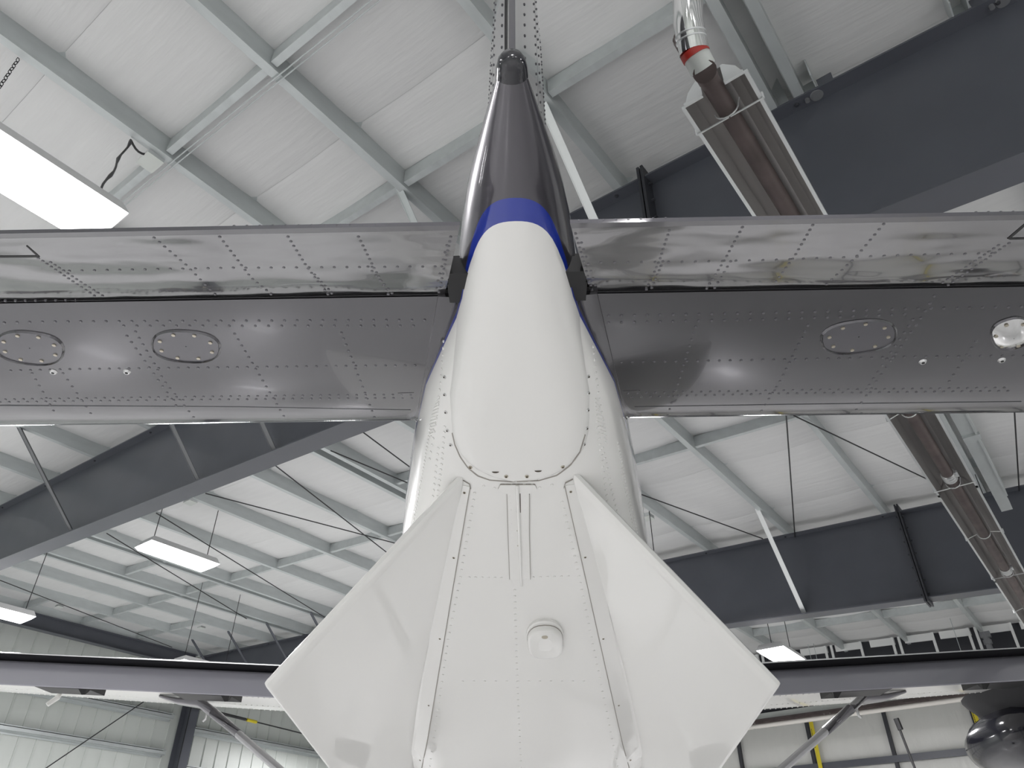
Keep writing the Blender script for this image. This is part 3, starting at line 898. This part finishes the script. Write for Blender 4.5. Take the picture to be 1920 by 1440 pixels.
# ---- elevators, drooping
DROOP = rad(23.0)
HC = (1.640, 1.552)
def elev_ring(xi, xo_te, r=.047, ch=.388, N=6):
    loc = []
    for k in range(N + 1):                      # round nose
        th = math.pi / 2 + math.pi * k / N
        loc.append((-r * math.cos(th), r * math.sin(th)))
    loc = [(-a, z) for a, z in loc]
    nose = [(r * math.cos(t), r * math.sin(t)) for t in [math.pi / 2 - math.pi * k / N for k in range(N + 1)]]
    pts = nose + [(-.13, -.036), (-.26, -.020), (-ch + .024, -.0065), (-ch, -.004), (-ch, .004), (-ch + .024, .0065), (-.26, .020), (-.13, .036)]
    out = []
    for f, z in pts:
        y = f * math.cos(DROOP) + 0 * z - z * math.sin(DROOP) * -1 * 0
        yy = f * math.cos(DROOP) - z * math.sin(DROOP) * -1
        zz = z * math.cos(DROOP) + f * math.sin(DROOP)
        x = xi + (xo_te - xi) * max(0, -f) / ch
        out.append(Lp(x, HC[0] + f * math.cos(DROOP) + z * -math.sin(DROOP) * 1.0, HC[1] + zz))
    return out
elevs = []
for s in (-1, 1):
    eb = MB()
    for grp in ([(.215, .135), (.5, .47), (.9, .89), (1.5, 1.5), (2.0, 2.0), (2.55, 2.55)],):
        eb.loft([elev_ring(s * a, s * c) for a, c in grp], True, True)
    eb.build('elevator', M['quilt'], AC, label='%s elevator, glossy dark grey and drooping' % ('left' if s < 0 else 'right'))
    elevs.append(bvh(eb))
    b = MB()
    b.loft([[v for v in elev_ring(s * a, s * c, .052)[1:7]] for a, c in ((.225, .2), (1.2, 1.2), (2.5, 2.5))], False, True, closed=False)
    b.build('hinge_lip', M['steeldk'], AC)
    b = MB()
    b.loft([[v + Vector((0, 0, dz)) for v, dz in zip(elev_ring(s * a, s * c, .047, .390)[9:13], (-.0012, -.0012, .0012, .0012))] for a, c in ((.2152, .1352), (1.2, 1.2), (2.55, 2.55))], True, False)
    b.build('trailing_edge_strip', M['grey'], AC)
    b = MB()                                    # torque arm between elevator root and fuselage
    b.box(min(s * .125, s * .2), max(s * .125, s * .2), 1.59 - D0, 1.668 - D0, CAMZ + 1.485, CAMZ + 1.60)
    b.box(min(s * .12, s * .195), max(s * .12, s * .195), 1.535 - D0, 1.60 - D0, CAMZ + 1.475, CAMZ + 1.535)
    b.build('elevator_arm', M['black'], AC)
    b = MB()                                    # dark slot along the hinge line
    b.box(min(s * .2, s * 2.58), max(s * .2, s * 2.58), 1.640 - D0, 1.675 - D0, CAMZ + 1.512, CAMZ + 1.60)
    b.build('hinge_gap_seal', M['black'], AC)

# ---- helpers that lay details onto the skins
def lerp2(a, c, t): return (a[0] + (c[0] - a[0]) * t, a[1] + (c[1] - a[1]) * t)
def polyline(pts, t):
    L = [math.dist(p, q) for p, q in zip(pts[:-1], pts[1:])]
    s = t * sum(L)
    for (p, q), l in zip(zip(pts[:-1], pts[1:]), L):
        if s <= l or (p, q) == (pts[-2], pts[-1]): return lerp2(p, q, min(1, s / l) if l else 0)
        s -= l
def rivets(name, rows, trees, r, h, mt, parent=AC, n=7):
    b = MB()
    for pts, cnt in rows:
        for i in range(cnt):
            hh = hit(*polyline(pts, i / max(1, cnt - 1)), *trees)
            if hh: b.dome(hh[0], hh[1], r, h, n)
    if b.v: return b.build(name, mt, parent, kind='stuff')
def ribbon(name, A, Bp, trees, off, mt, parent=AC, N=14, label=None, across=1):
    """thin sheet laid on a skin between two lines of sight"""
    rows = []
    for i in range(N + 1):
        row = []
        for j in range(across + 1):
            p = lerp2(polyline(A, i / N), polyline(Bp, i / N), j / across)
            hh = hit(*p, *trees)
            if hh: row.append(hh[0] + hh[1] * off)
        if len(row) == across + 1: rows.append((row, hh[1]))
    if len(rows) < 2: return None
    b = MB()
    ring = [r + [v - n * (off + .004) for v in r[::-1]] for r, n in rows]
    b.loft(ring, True, False)
    return b.build(name, mt, parent, label=label)
def screws(pts, trees, r, mt, name='screw', hole=True, parent=AC):
    for p in pts:
        hh = hit(*p, *trees)
        if not hh: continue
        b = MB(); b.disc(hh[0], hh[1], r, r * .85, .0035, 12)
        o = b.build(name, mt, parent)
        if hole:
            b = MB(); b.disc(hh[0] + hh[1] * .0035, hh[1], r * .5, r * .45, .0012, 8)
            b.build('socket', M['hole'], o)

# rivets of the stabilizer
rivets('rivets', [([(8, 605), (108, 603), (796, 600)], 34), ([(232, 611), (775, 611)], 23), ([(640, 624), (702, 782)], 15), ([(440, 626), (532, 780)], 15), ([(254, 622), (308, 715), (363, 782)], 15),
    ([(238, 630), (330, 760)], 12), ([(20, 695), (150, 692), (778, 685)], 42), ([(0, 754), (440, 749), (772, 746)], 46), ([(10, 749), (440, 743), (770, 740)], 46), ([(60, 700), (100, 770)], 7), ([(118, 700), (170, 775)], 7)],
    [stabs[0]], .0052, .0030, M['grey'])
rivets('rivets', [([(1141, 592), (1467, 586), (1702, 579), (1915, 575)], 33), ([(1141, 605), (1461, 598), (1696, 589)], 24), ([(1304, 613), (1252, 779)], 15), ([(1515, 610), (1463, 714), (1428, 770)], 15),
    ([(1752, 555), (1725, 599), (1606, 768)], 17), ([(1712, 599), (1630, 722)], 11), ([(1165, 679), (1479, 674), (1705, 669), (1920, 667)], 38), ([(1177, 737), (1467, 732), (1883, 727)], 42), ([(1185, 744), (1467, 738), (1890, 733)], 42), ([(1830, 640), (1780, 715)], 7)],
    [stabs[1]], .0052, .0030, M['grey'])
rivets('rivets', [([(672, 444), (700, 500), (728, 552)], 14), ([(690, 500), (735, 550)], 7), ([(540, 444), (575, 500), (615, 552)], 14), ([(590, 515), (622, 550)], 6), ([(412, 444), (470, 520), (508, 552)], 14), ([(289, 446), (347, 495), (403, 552)], 13), ([(72, 484), (177, 555)], 14), ([(95, 492), (192, 555)], 13),
    ([(845, 444), (823, 548)], 13), ([(838, 460), (818, 540)], 7), ([(130, 508), (437, 502), (485, 502), (816, 500)], 30), ([(10, 565), (400, 562), (820, 556)], 44), ([(100, 428), (500, 424), (850, 421)], 32)],
    [elevs[0]], .0046, .0026, M['grey'])
rivets('rivets', [([(1255, 432), (1236, 490), (1212, 543)], 14), ([(1243, 490), (1222, 540)], 7), ([(1392, 426), (1360, 485), (1325, 541)], 14), ([(1370, 490), (1340, 540)], 6), ([(1524, 422), (1490, 480), (1455, 528)], 13), ([(1657, 420), (1605, 482), (1550, 533)], 13), ([(1892, 456), (1778, 535)], 14), ([(1872, 460), (1768, 530)], 13),
    ([(1079, 438), (1110, 544)], 13), ([(1090, 455), (1116, 535)], 7), ([(1127, 492), (1288, 491), (1460, 487), (1700, 478), (1860, 475)], 30), ([(1120, 554), (1500, 546), (1915, 541)], 42), ([(1085, 415), (1400, 405), (1900, 398)], 36)],
    [elevs[1]], .0046, .0026, M['grey'])

# oval access covers with screws
def oval(cx, cy, rx, ry, tilt, tree, mt, bulge=.0, nsc=8, smt='screw', lab=None):
    N = 28
    c = hit(cx, cy, tree)
    rim = []
    def pt(k, s):
        t = 2 * math.pi * k / N
        x, y = rx * s * math.copysign(abs(math.cos(t)) ** .8, math.cos(t)), ry * s * math.copysign(abs(math.sin(t)) ** .8, math.sin(t))
        return cx + x * math.cos(tilt) - y * math.sin(tilt), cy + x * math.sin(tilt) + y * math.cos(tilt)
    H0 = [hit(*pt(k, 1.0), tree) for k in range(N)]
    H1 = [hit(*pt(k, .955), tree) for k in range(N)]
    H2 = [hit(*pt(k, .93), tree) for k in range(N)]
    if not all(H0 + H1 + H2): return
    b = MB()
    rings = [[h[0] + h[1] * .0005 for h in H0], [h[0] + h[1] * .007 for h in H1], [h[0] + h[1] * .0005 for h in H2]]
    b.loft(rings, False, True)
    R = b.build('cover_rim', M['skin'], AC)
    b = MB()
    rr = [[h[0] + h[1] * .002 for h in H2]]
    for s, k in ((.7, .55), (.45, .85), (.2, .97), (.02, 1.0)):
        rr.append([c[0].lerp(h[0], s) + h[1] * (.002 + bulge * k) for h in H2])
    b.loft(rr, False, True)
    cv = b.build('access_cover', mt, AC, label=lab)
    for i in range(nsc):
        a = 2 * math.pi * (i + .35) / nsc
        x, y = rx * .78 * math.cos(a), ry * .76 * math.sin(a)
        hh = hit(cx + x * math.cos(tilt) - y * math.sin(tilt), cy + x * math.sin(tilt) + y * math.cos(tilt), tree)
        if hh:
            b = MB(); b.disc(hh[0] + hh[1] * (.002 + bulge * .35), hh[1], .0068, .006, .003, 10)
            b.build('screw', M['screw'], cv)
oval(349, 649, 66, 30, .08, stabs[0], M['grey'])
oval(56, 652, 66, 31, .12, stabs[0], M['grey'])
oval(1610, 631, 73, 31, -.12, stabs[1], M['grey'])
oval(1896, 625, 40, 29, -.3, stabs[1], M['chrome'], .02, 6, lab='bulging mirror bright access cover near the right edge')
for px, py, tr in ((238, 697, stabs[0]), (100, 697, stabs[0]), (1730, 678, stabs[1]), (1878, 675, stabs[1])):
    hh = hit(px, py, tr)
    if hh:
        b = MB(); b.disc(hh[0], hh[1], .014, .009, .006, 14); o = b.build('drain_grommet', M['alu'], AC)
        b = MB(); b.disc(hh[0] + hh[1] * .006, hh[1], .006, .005, .001, 10); b.build('drain_hole', M['black'], o)
# seams and tab gaps on the elevators, skin joints on the stabilizer
ribbon('trim_tab_gap', [(-20, 480), (70, 479)], [(-20, 483), (74, 482)], [elevs[0]], .0012, M['black'], N=8)
ribbon('trim_tab_gap', [(49, 461), (71, 481)], [(51, 460), (75, 481)], [elevs[0]], .0012, M['black'], N=6)
ribbon('trim_tab_gap', [(1888, 446), (1935, 445)], [(1893, 449), (1935, 448)], [elevs[1]], .0012, M['black'], N=8)
ribbon('trim_tab_gap', [(1888, 447), (1921, 419)], [(1893, 448), (1926, 420)], [elevs[1]], .0012, M['black'], N=6)
ribbon('skin_joint', [(0, 759), (440, 762), (770, 768)], [(0, 761), (440, 763), (770, 769)], [stabs[0]], .0006, M['steeldk'], N=12)
ribbon('skin_joint', [(1190, 762), (1500, 757), (1915, 752)], [(1190, 763), (1500, 758.4), (1915, 753.4)], [stabs[1]], .0006, M['steeldk'], N=12)
ribbon('skin_patch', [(1168, 733), (1200, 732)], [(1171, 747), (1206, 745)], [stabs[1]], .0012, M['skin'], N=4)
ribbon('skin_patch', [(746, 737), (776, 736)], [(744, 751), (775, 750)], [stabs[0]], .0012, M['skin'], N=4)

# ---- ventral fins under the tail
def fin_points():
    out = []
    for s, (apx, apy), (tx, ty), (rx, ry), (lx, ly) in ((-1, (868, 893), (498, 1287), (775, 1438), (616, 1440)), (1, (1075, 888), (1461, 1287), (1204, 1438), (1353, 1440))):
        A = hit(apx, apy, TF)[0]; R = hit(rx, ry, TF)[0]
        r = rayL(tx, ty); T = CAML + r * ((2.86 - D0 - CAML.y) / r.y)
        nrm = (R - A).cross(T - A).normalized()
        Lq = plane_hit(lx, ly, A, nrm)
        # meet of the leading edge with the root line
        u = (R - A).normalized(); w = (Lq - T)
        # solve A + u a = T + w b in the plane
        v = u.cross(nrm)
        bb = (A - T).dot(v) / w.dot(v)
        E = T + w * bb
        out.append((s, A, T, E, nrm))
    return out
FP = fin_points()
mid = [FP[0][i] for i in (1, 2, 3)]
for s, A, T, E, nrm in FP:
    E2 = E
    if nrm.z > 0: nrm = -nrm
    up = -nrm
    c = (A + T + E2) / 3
    outl = []
    P = [A, T, E2]
    # soften the corners
    for i in range(3):
        p, a, d = P[i], P[i - 1], P[(i + 1) % 3]
        k = .014
        for t in (0, .35, .65, 1):
            p1 = p + (a - p).normalized() * k; p2 = p + (d - p).normalized() * k
            outl.append(p1 * (1 - t) ** 2 + p * 2 * t * (1 - t) + p2 * t * t)
    def inset(m, off): return [q + (c - q).normalized() * m + up * off for q in outl]
    b = MB()
    b.loft([inset(.06, -.012), inset(.030, -.011), inset(.012, -.007), inset(.0, 0.0), inset(.0, .014), inset(.012, .021), inset(.030, .026), inset(.06, .027)], True, True)
    b.build('ventral_fin', M['white'], AC, label='%s white ventral fin, splayed out from the belly' % ('left' if s < 0 else 'right'))

# attachment flanges, centre spine and screws on the belly
ribbon('fin_flange', [(846, 903), (828, 1043), (800, 1235), (772, 1440), (768, 1470)], [(881, 912), (849, 1100), (800, 1393), (790, 1440), (786, 1470)], [TF], .0035, M['white'], N=24)
ribbon('fin_flange', [(1092, 905), (1120, 1040), (1160, 1235), (1206, 1440), (1212, 1470)], [(1058, 910), (1103, 1110), (1166, 1393), (1179, 1440), (1186, 1470)], [TF], .0035, M['white'], N=24)
ribbon('spine_plate', [(950, 908), (952, 1000), (955, 1085)], [(992, 908), (992, 1000), (994, 1085)], [TF], .003, M['white'], N=12)
ribbon('spine_head', [(934, 914), (938, 907), (1003, 907), (1007, 914)], [(934, 916), (945, 924), (996, 924), (1007, 916)], [TF], .0034, M['white'], N=16)
b = MB()
pts = [hit(*p, TF) for p in ((970, 908), (972, 960), (975, 1030), (977.5, 1098))]
b.tube([h[0] + h[1] * .004 for h in pts], .0062, 8, radii=[.0065, .0065, .006, .003]); b.build('spine_rod', M['white'], AC)
screws([(970.5, 994), (971.5, 1022)], [TF], .0045, M['screw'], 'screw', False)
scr = [(871, 923), (851, 1045), (825, 1197), (804, 1322), (788, 1425), (1070, 921), (1097, 1044), (1131, 1197), (1160, 1322), (1182, 1425)]
screws(scr, [TF], .0068, M['screw'])
screws([(882, 876), (949, 893), (988, 893), (1055, 875)], [TC, TF], .0075, M['screw'])
for x, y in ((929, 884), (1009, 882)):
    hh = hit(x, y, TC)
    if hh:
        b = MB(); n = hh[1]; a = Vector((1, 0, 0)); f = n.cross(a).normalized()
        if f.y < 0: f = -f
        b.add([hh[0] + n * .0012 + a * (.0125 * math.cos(t)) + f * (.008 * math.sin(t)) for t in [math.pi * k / 8 for k in range(9)]], [tuple(range(9))])
        b.build('drain_slot', M['hole'], AC)
screws([(1103, 706), (1103, 737), (1102, 769), (1100, 803), (1095, 833), (834, 707), (834, 740), (836, 773), (839, 807), (845, 834)], [TC, TF], .0065, M['alu'])
rivets('rivets', [([(956, 929), (963, 1084)], 13), ([(984, 929), (987, 1084)], 13), ([(942, 914), (958, 914)], 2), ([(983, 914), (999, 914)], 2), ([(965, 1106), (970, 1280), (977, 1438)], 30), ([(890, 924), (862, 1089), (840, 1200), (806, 1436)], 40), ([(1054, 941), (1085, 1077), (1110, 1200), (1158, 1436)], 40),
    ([(880, 1082), (940, 1083)], 6), ([(1000, 1082), (1066, 1080)], 6), ([(868, 1277), (1095, 1277)], 12), ([(907, 911), (927, 915)], 2), ([(1012, 914), (1035, 909)], 2)], [TF], .0058, .0042, M['white'])
rivets('rivets', [([(832, 640), (826, 720), (816, 800), (806, 860)], 18), ([(822, 840), (812, 930)], 9), ([(808, 800), (795, 870), (784, 935), (774, 985)], 30), ([(834, 800), (828, 870), (818, 950)], 16), ([(1112, 650), (1122, 740), (1134, 810)], 14), ([(1130, 840), (1150, 930), (1165, 985)], 16), ([(1118, 780), (1128, 860), (1142, 960)], 18), ([(1158, 830), (1172, 900), (1186, 960), (1196, 1005)], 30), ([(1164, 880), (1178, 940), (1190, 1000)], 18)], [TF], .0056, .0040, M['white'])
# ribbed patches low on both sides
for px in ([(822, 745), (818, 760), (812, 790), (807, 815)], [(1118, 745), (1122, 762), (1129, 795), (1136, 825)]):
    N = 12
    for i in range(N):
        x, y = polyline(px, i / (N - 1))
        w = 8 * math.sin(math.pi * (i + .7) / (N + .4)) + 2
        s = 1 if x > 960 else -1
        a, c = hit(x - s * w * .6, y - s * 0 + 2, TF), hit(x + s * w * .6, y + 7, TF)
        if a and c:
            b = MB(); b.tube([a[0] + a[1] * .001, c[0] + c[1] * .001], .0022, 5); b.build('ribbed_grip', M['white'], AC)
EDGE = [(847, 812), (852, 834), (862, 857), (877, 878), (895, 893), (918, 901), (960, 904), (1010, 902), (1045, 892), (1070, 873), (1088, 848), (1098, 815)]
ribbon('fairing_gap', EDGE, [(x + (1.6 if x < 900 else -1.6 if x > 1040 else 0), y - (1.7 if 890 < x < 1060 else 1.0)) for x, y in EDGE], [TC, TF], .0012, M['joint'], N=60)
def seam(P, w=1.5, trees=None, off=.0042, N=30, m='joint'):  # thin dark line standing in for shade at a plate edge
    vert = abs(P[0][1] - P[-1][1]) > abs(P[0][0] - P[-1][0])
    ribbon('joint_shade_line', P, [(x + (w if vert else 0), y + (0 if vert else w)) for x, y in P], trees or [TF], off, M[m], N=N)
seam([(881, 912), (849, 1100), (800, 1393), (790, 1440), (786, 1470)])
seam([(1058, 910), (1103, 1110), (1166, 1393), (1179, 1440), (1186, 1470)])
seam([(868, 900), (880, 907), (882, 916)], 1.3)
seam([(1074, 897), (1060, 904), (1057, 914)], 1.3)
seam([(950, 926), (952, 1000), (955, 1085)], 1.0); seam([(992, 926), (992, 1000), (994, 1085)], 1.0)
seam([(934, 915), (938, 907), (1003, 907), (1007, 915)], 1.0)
seam([(967, 908), (968.5, 960)], 1.6, off=.003, m='hole'); seam([(974, 908), (975, 960)], 1.6, off=.003, m='hole')
# drain fairing on the belly, right of the centre line
c = hit(1022, 1195, TF); n = c[1]
f = (hit(1024, 1230, TF)[0] - hit(1020, 1160, TF)[0]); f = (f - n * f.dot(n)).normalized(); a = f.cross(n).normalized()
if a.x < 0: a = -a
rings = []
def plan(w, l0, l1, z0, z1, K=24):
    out = []
    for k in range(K):
        t = 2 * math.pi * k / K
        e = .5 if math.sin(t) > 0 else .82
        x = w * math.copysign(abs(math.cos(t)) ** e, math.cos(t)); y = math.copysign(abs(math.sin(t)) ** (.6 if e < .6 else .95), math.sin(t))
        yy = (l1 if y > 0 else l0) * abs(y); yy = yy if y > 0 else -yy
        kz = (yy + l0) / (l0 + l1)
        out.append(c[0] + a * x + f * yy + n * (z0 + (z1 - z0) * kz))
    return out
b = MB()
b.loft([plan(.084, .165, .19, -.01, -.01), plan(.084, .165, .19, .012, .0), plan(.080, .158, .188, .016, .0)], True, True)
b.build('fairing_base', M['white'], AC)
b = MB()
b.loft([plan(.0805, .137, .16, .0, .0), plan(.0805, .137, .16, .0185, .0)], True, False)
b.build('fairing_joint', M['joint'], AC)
b = MB()
b.loft([plan(.079, .135, .19, -.01, -.01), plan(.079, .135, .19, .032, .002), plan(.075, .130, .185, .040, .006), plan(.066, .118, .17, .044, .009), plan(.03, .07, .1, .046, .014)], True, True)
df = b.build('drain_fairing', M['white'], AC)
b = MB()
hp = c[0] + a * 0.0 - f * .085 + n * .0425
b.disc(hp, n, .0155, .0135, .004, 14); o = b.build('drain_fitting', M['screw'], df)

# ---- wings, flaps, struts
DIH = .05
def wing_ring(x):
    ax = abs(x)
    k = 1.0 - .22 * max(0, ax - 2.5) / 4.3
    up = [(7.00, 1.775), (7.18, 1.835), (7.45, 1.90), (7.8, 1.945), (8.1, 1.95), (8.35, 1.91), (8.50, 1.85), (8.555, 1.79)]
    lo = [(8.53, 1.73), (8.42, 1.675), (8.2, 1.635), (7.9, 1.62), (7.6, 1.63), (7.36, 1.655), (7.24, 1.72), (7.02, 1.762)]
    pts = up + lo
    return [Lp(x, 7.0 + (d - 7.0) * k, 1.775 + (h - 1.775) * k + DIH * ax) for d, h in pts]
def flap_ring(x):
    ax = abs(x)
    pts = [(7.085, 1.735), (7.00, 1.69), (6.85, 1.57), (6.735, 1.455), (6.742, 1.447), (6.90, 1.52), (7.06, 1.59), (7.16, 1.645), (7.185, 1.70), (7.15, 1.735)]
    return [Lp(x, d, h + DIH * ax) for d, h in pts]
wings = []
for s in (-1, 1):
    nm = 'left' if s < 0 else 'right'
    b = MB()
    b.cur = 0
    R = [wing_ring(s * x) for x in (.0, .72, 2.0, 3.2, 4.6, 5.6, 6.75)]
    b.loft(R, True, True)
    nf = len(R[0])
    for i, fc in enumerate(b.f):                 # grey above, white below
        if len(fc) == 4:
            k = min(v % nf for v in fc)
            ks = sorted(v % nf for v in fc)
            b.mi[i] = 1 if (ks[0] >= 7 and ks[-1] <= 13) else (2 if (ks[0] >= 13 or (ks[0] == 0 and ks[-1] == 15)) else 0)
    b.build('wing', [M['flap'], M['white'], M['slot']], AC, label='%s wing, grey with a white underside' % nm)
    b = MB(); b.loft([flap_ring(s * x) for x in (.78, 2.4, 4.0, 5.0)], True, True)
    b.build('flap', M['flap'], AC, label='lowered grey flap of the %s wing' % nm)
    b = MB()
    b.loft([[p + Vector((0, dy, dz)) for p in [wing_ring(s * x)[0]] for dy, dz in ((-.012, .006), (.05, .022), (.05, .016), (-.012, -.001))] for x in (.75, 3, 6.5)], True, False)
    b.build('wing_lip', M['alu'], AC)
    # strut with its cuff
    top = Lp(s * 3.22, 7.78, 1.60 + DIH * 3.22); bot = Lp(s * .66, 7.62, .02)
    d = (bot - top).normalized(); fw = Vector((0, 1, 0)); fw = (fw - d * fw.dot(d)).normalized(); th = d.cross(fw)
    def strut_ring(p, cw, t): return [p + fw * (cw * math.cos(u)) + th * (t * math.sin(u) * (1 - .35 * math.cos(u))) for u in [2 * math.pi * k / 16 for k in range(16)]]
    b = MB(); b.loft([strut_ring(top, .10, .036), strut_ring(bot, .10, .036)], True, True); st = b.build('wing_strut', M['strutm'], AC)
    b = MB()
    tip = Lp(s * 3.62, 7.72, 1.622 + DIH * 3.62); i1 = top + d * .55
    def cuff(p, cw, t): return [p + Vector((0, cw * math.cos(u), 0)) + Vector((0, 0, t * math.sin(u))) for u in [2 * math.pi * k / 14 for k in range(14)]]
    b.loft([cuff(tip, .02, .012), cuff(Lp(s * 3.42, 7.74, 1.585 + DIH * 3.42), .09, .03), cuff(top + Vector((0, 0, -.01)), .12, .05), strut_ring(top + d * .2, .112, .044), strut_ring(i1, .103, .039)], True, True)
    b.build('strut_cuff', M['grey'], st)
    hk = MB(); hk.tube([top + d * .10 + Vector((0, 0, -.02)), top + d * .10 + Vector((0, 0, -.10)), top + d * .07 + Vector((0, 0, -.14))], .012, 6); hk.build('tie_down_ring', M['alu'], st)
    # flap hinge brackets
    for x0, x1 in ((2.72, 3.27), (4.05, 4.57)):
        b = MB()
        xa, xb = s * x0, s * x1
        za, zb = 1.575 + DIH * x0, 1.575 + DIH * x1
        b.hexa([Lp(xa, 7.2, za - .035), Lp(xb, 7.2, zb - .03), Lp(xb, 7.5, zb - .02), Lp(xa, 7.5, za - .02)], [Lp(xa, 7.2, za + .09), Lp(xb, 7.2, zb + .09), Lp(xb, 7.5, zb + .09), Lp(xa, 7.5, za + .09)])
        b.hexa([Lp(xa, 7.16, za - .09), Lp(xa + s * .03, 7.16, za - .09), Lp(xa + s * .03, 7.2, za - .06), Lp(xa, 7.2, za - .06)], [Lp(xa - s * .03, 7.1, za + .08), Lp(xa + s * .16, 7.1, za + .08), Lp(xa + s * .16, 7.3, za + .08), Lp(xa - s * .03, 7.3, za + .08)])
        fbk = b.build('flap_bracket', M['black'], AC)
        for k in range(3):
            b = MB(); xx = s * (x0 + .2 + .09 * k); b.disc(Lp(xx, 7.198, za + .01), (0, -1, .2), .02, .015, .01, 8); b.build('bolt', M['alu'], fbk)
    # rows of rivets on the white underside
    b = MB()
    for dd in (7.40, 7.62, 7.95, 8.2):
        x = .9
        while x < 5.4:
            rg = wing_ring(s * x)
            k = 1.0 - .22 * max(0, x - 2.5) / 4.3
            z = interp(sorted([(r.y + D0, r.z - CAMZ) for r in rg[8:14]]), 7 + (dd - 7) * k)
            b.dome(Lp(s * x, 7 + (dd - 7) * k, z), (0, 0, -1), .008, .005, 5); x += .055
    b.build('rivets', M['white'], AC, kind='stuff')
# weather pod under the right wing
pc = Vector(Lp(4.90, 8.15, 1.49))
b = MB()
R = []
for t, r in ((-.50, .02), (-.485, .09), (-.44, .17), (-.35, .25), (-.2, .31), (0, .33), (.3, .33), (.6, .30), (.8, .24), (.95, .12), (1.0, .02)):
    R.append([pc + Vector((r * math.cos(u) * 1.05, t, r * math.sin(u) * .92)) for u in [2 * math.pi * k / 28 for k in range(28)]])
b.loft(R, True, True); pod = b.build('radar_pod', M['blackgloss'], AC, label='black glossy pod hung under the right wing')
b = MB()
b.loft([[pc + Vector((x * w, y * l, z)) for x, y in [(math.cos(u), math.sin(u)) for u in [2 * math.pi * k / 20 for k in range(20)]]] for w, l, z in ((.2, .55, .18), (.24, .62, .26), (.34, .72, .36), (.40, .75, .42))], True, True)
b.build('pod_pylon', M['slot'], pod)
# small vent under the left wing
vp = Lp(-4.64, 7.75, 1.585 + .05 * 4.64)
b = MB(); b.tube([vp + Vector((0, 0, .06)), vp, vp + Vector((.0, -.02, -.03))], .022, 10); b.tube([vp + Vector((.02, -.04, -.02)), vp + Vector((-.04, -.08, -.10))], .022, 10, radii=[.026, .022])
b.build('vent_pipe', M['white'], AC)
# undercarriage, hidden from this view
for s in (-1, 1):
    lg = MB(); lg.tube([Lp(s * .6, 8.1, -.15), Lp(s * 1.2, 8.0, -.75), Lp(s * 1.5, 7.95, -1.12)], .05, 10, radii=[.07, .055, .045]); lg = lg.build('main_gear_leg', M['white'], AC)
    b = MB(); b.tube([Lp(s * 1.50, 7.95, -1.13), Lp(s * 1.54, 7.95, -1.13), Lp(s * 1.72, 7.95, -1.13), Lp(s * 1.76, 7.95, -1.13)], .37, 28, radii=[.30, .368, .368, .30]); b.build('tyre', M['black'], lg)
    b = MB(); b.tube([Lp(s * 1.48, 7.95, -1.13), Lp(s * 1.78, 7.95, -1.13)], .17, 18); b.build('wheel_hub', M['alu'], lg)
lg = MB(); lg.tube([Lp(0, 10.9, -.05), Lp(0, 11.0, -1.1)], .06, 10); lg = lg.build('nose_gear_leg', M['white'], AC)
b = MB(); b.tube([Lp(-.12, 11.02, -1.2), Lp(-.09, 11.02, -1.2), Lp(.09, 11.02, -1.2), Lp(.12, 11.02, -1.2)], .3, 24, radii=[.25, .299, .299, .25]); b.build('tyre', M['black'], lg)

# rivets on the fin and the rudder
b = MB()
for dfrom, fr in ((.14, 1), (.36, 1), (.46, 1), (.62, 1), (.64, 1), (.85, 1), (1.0, 1)):
    h = 1.66
    while h < 3.2:
        te = interp([(f_[0], f_[2]) for f_ in FIN], h); le = interp([(f_[0], f_[1]) for f_ in FIN], h)
        d = te + dfrom
        if d < le - .1:
            for s in (-1, 1):
                b.dome(Lp(s * (fin_half(h, d)), d, h), (s, 0, 0), .0050, .0034, 6)
        h += .055
b.build('rivets', M['grey'], AC, kind='stuff')
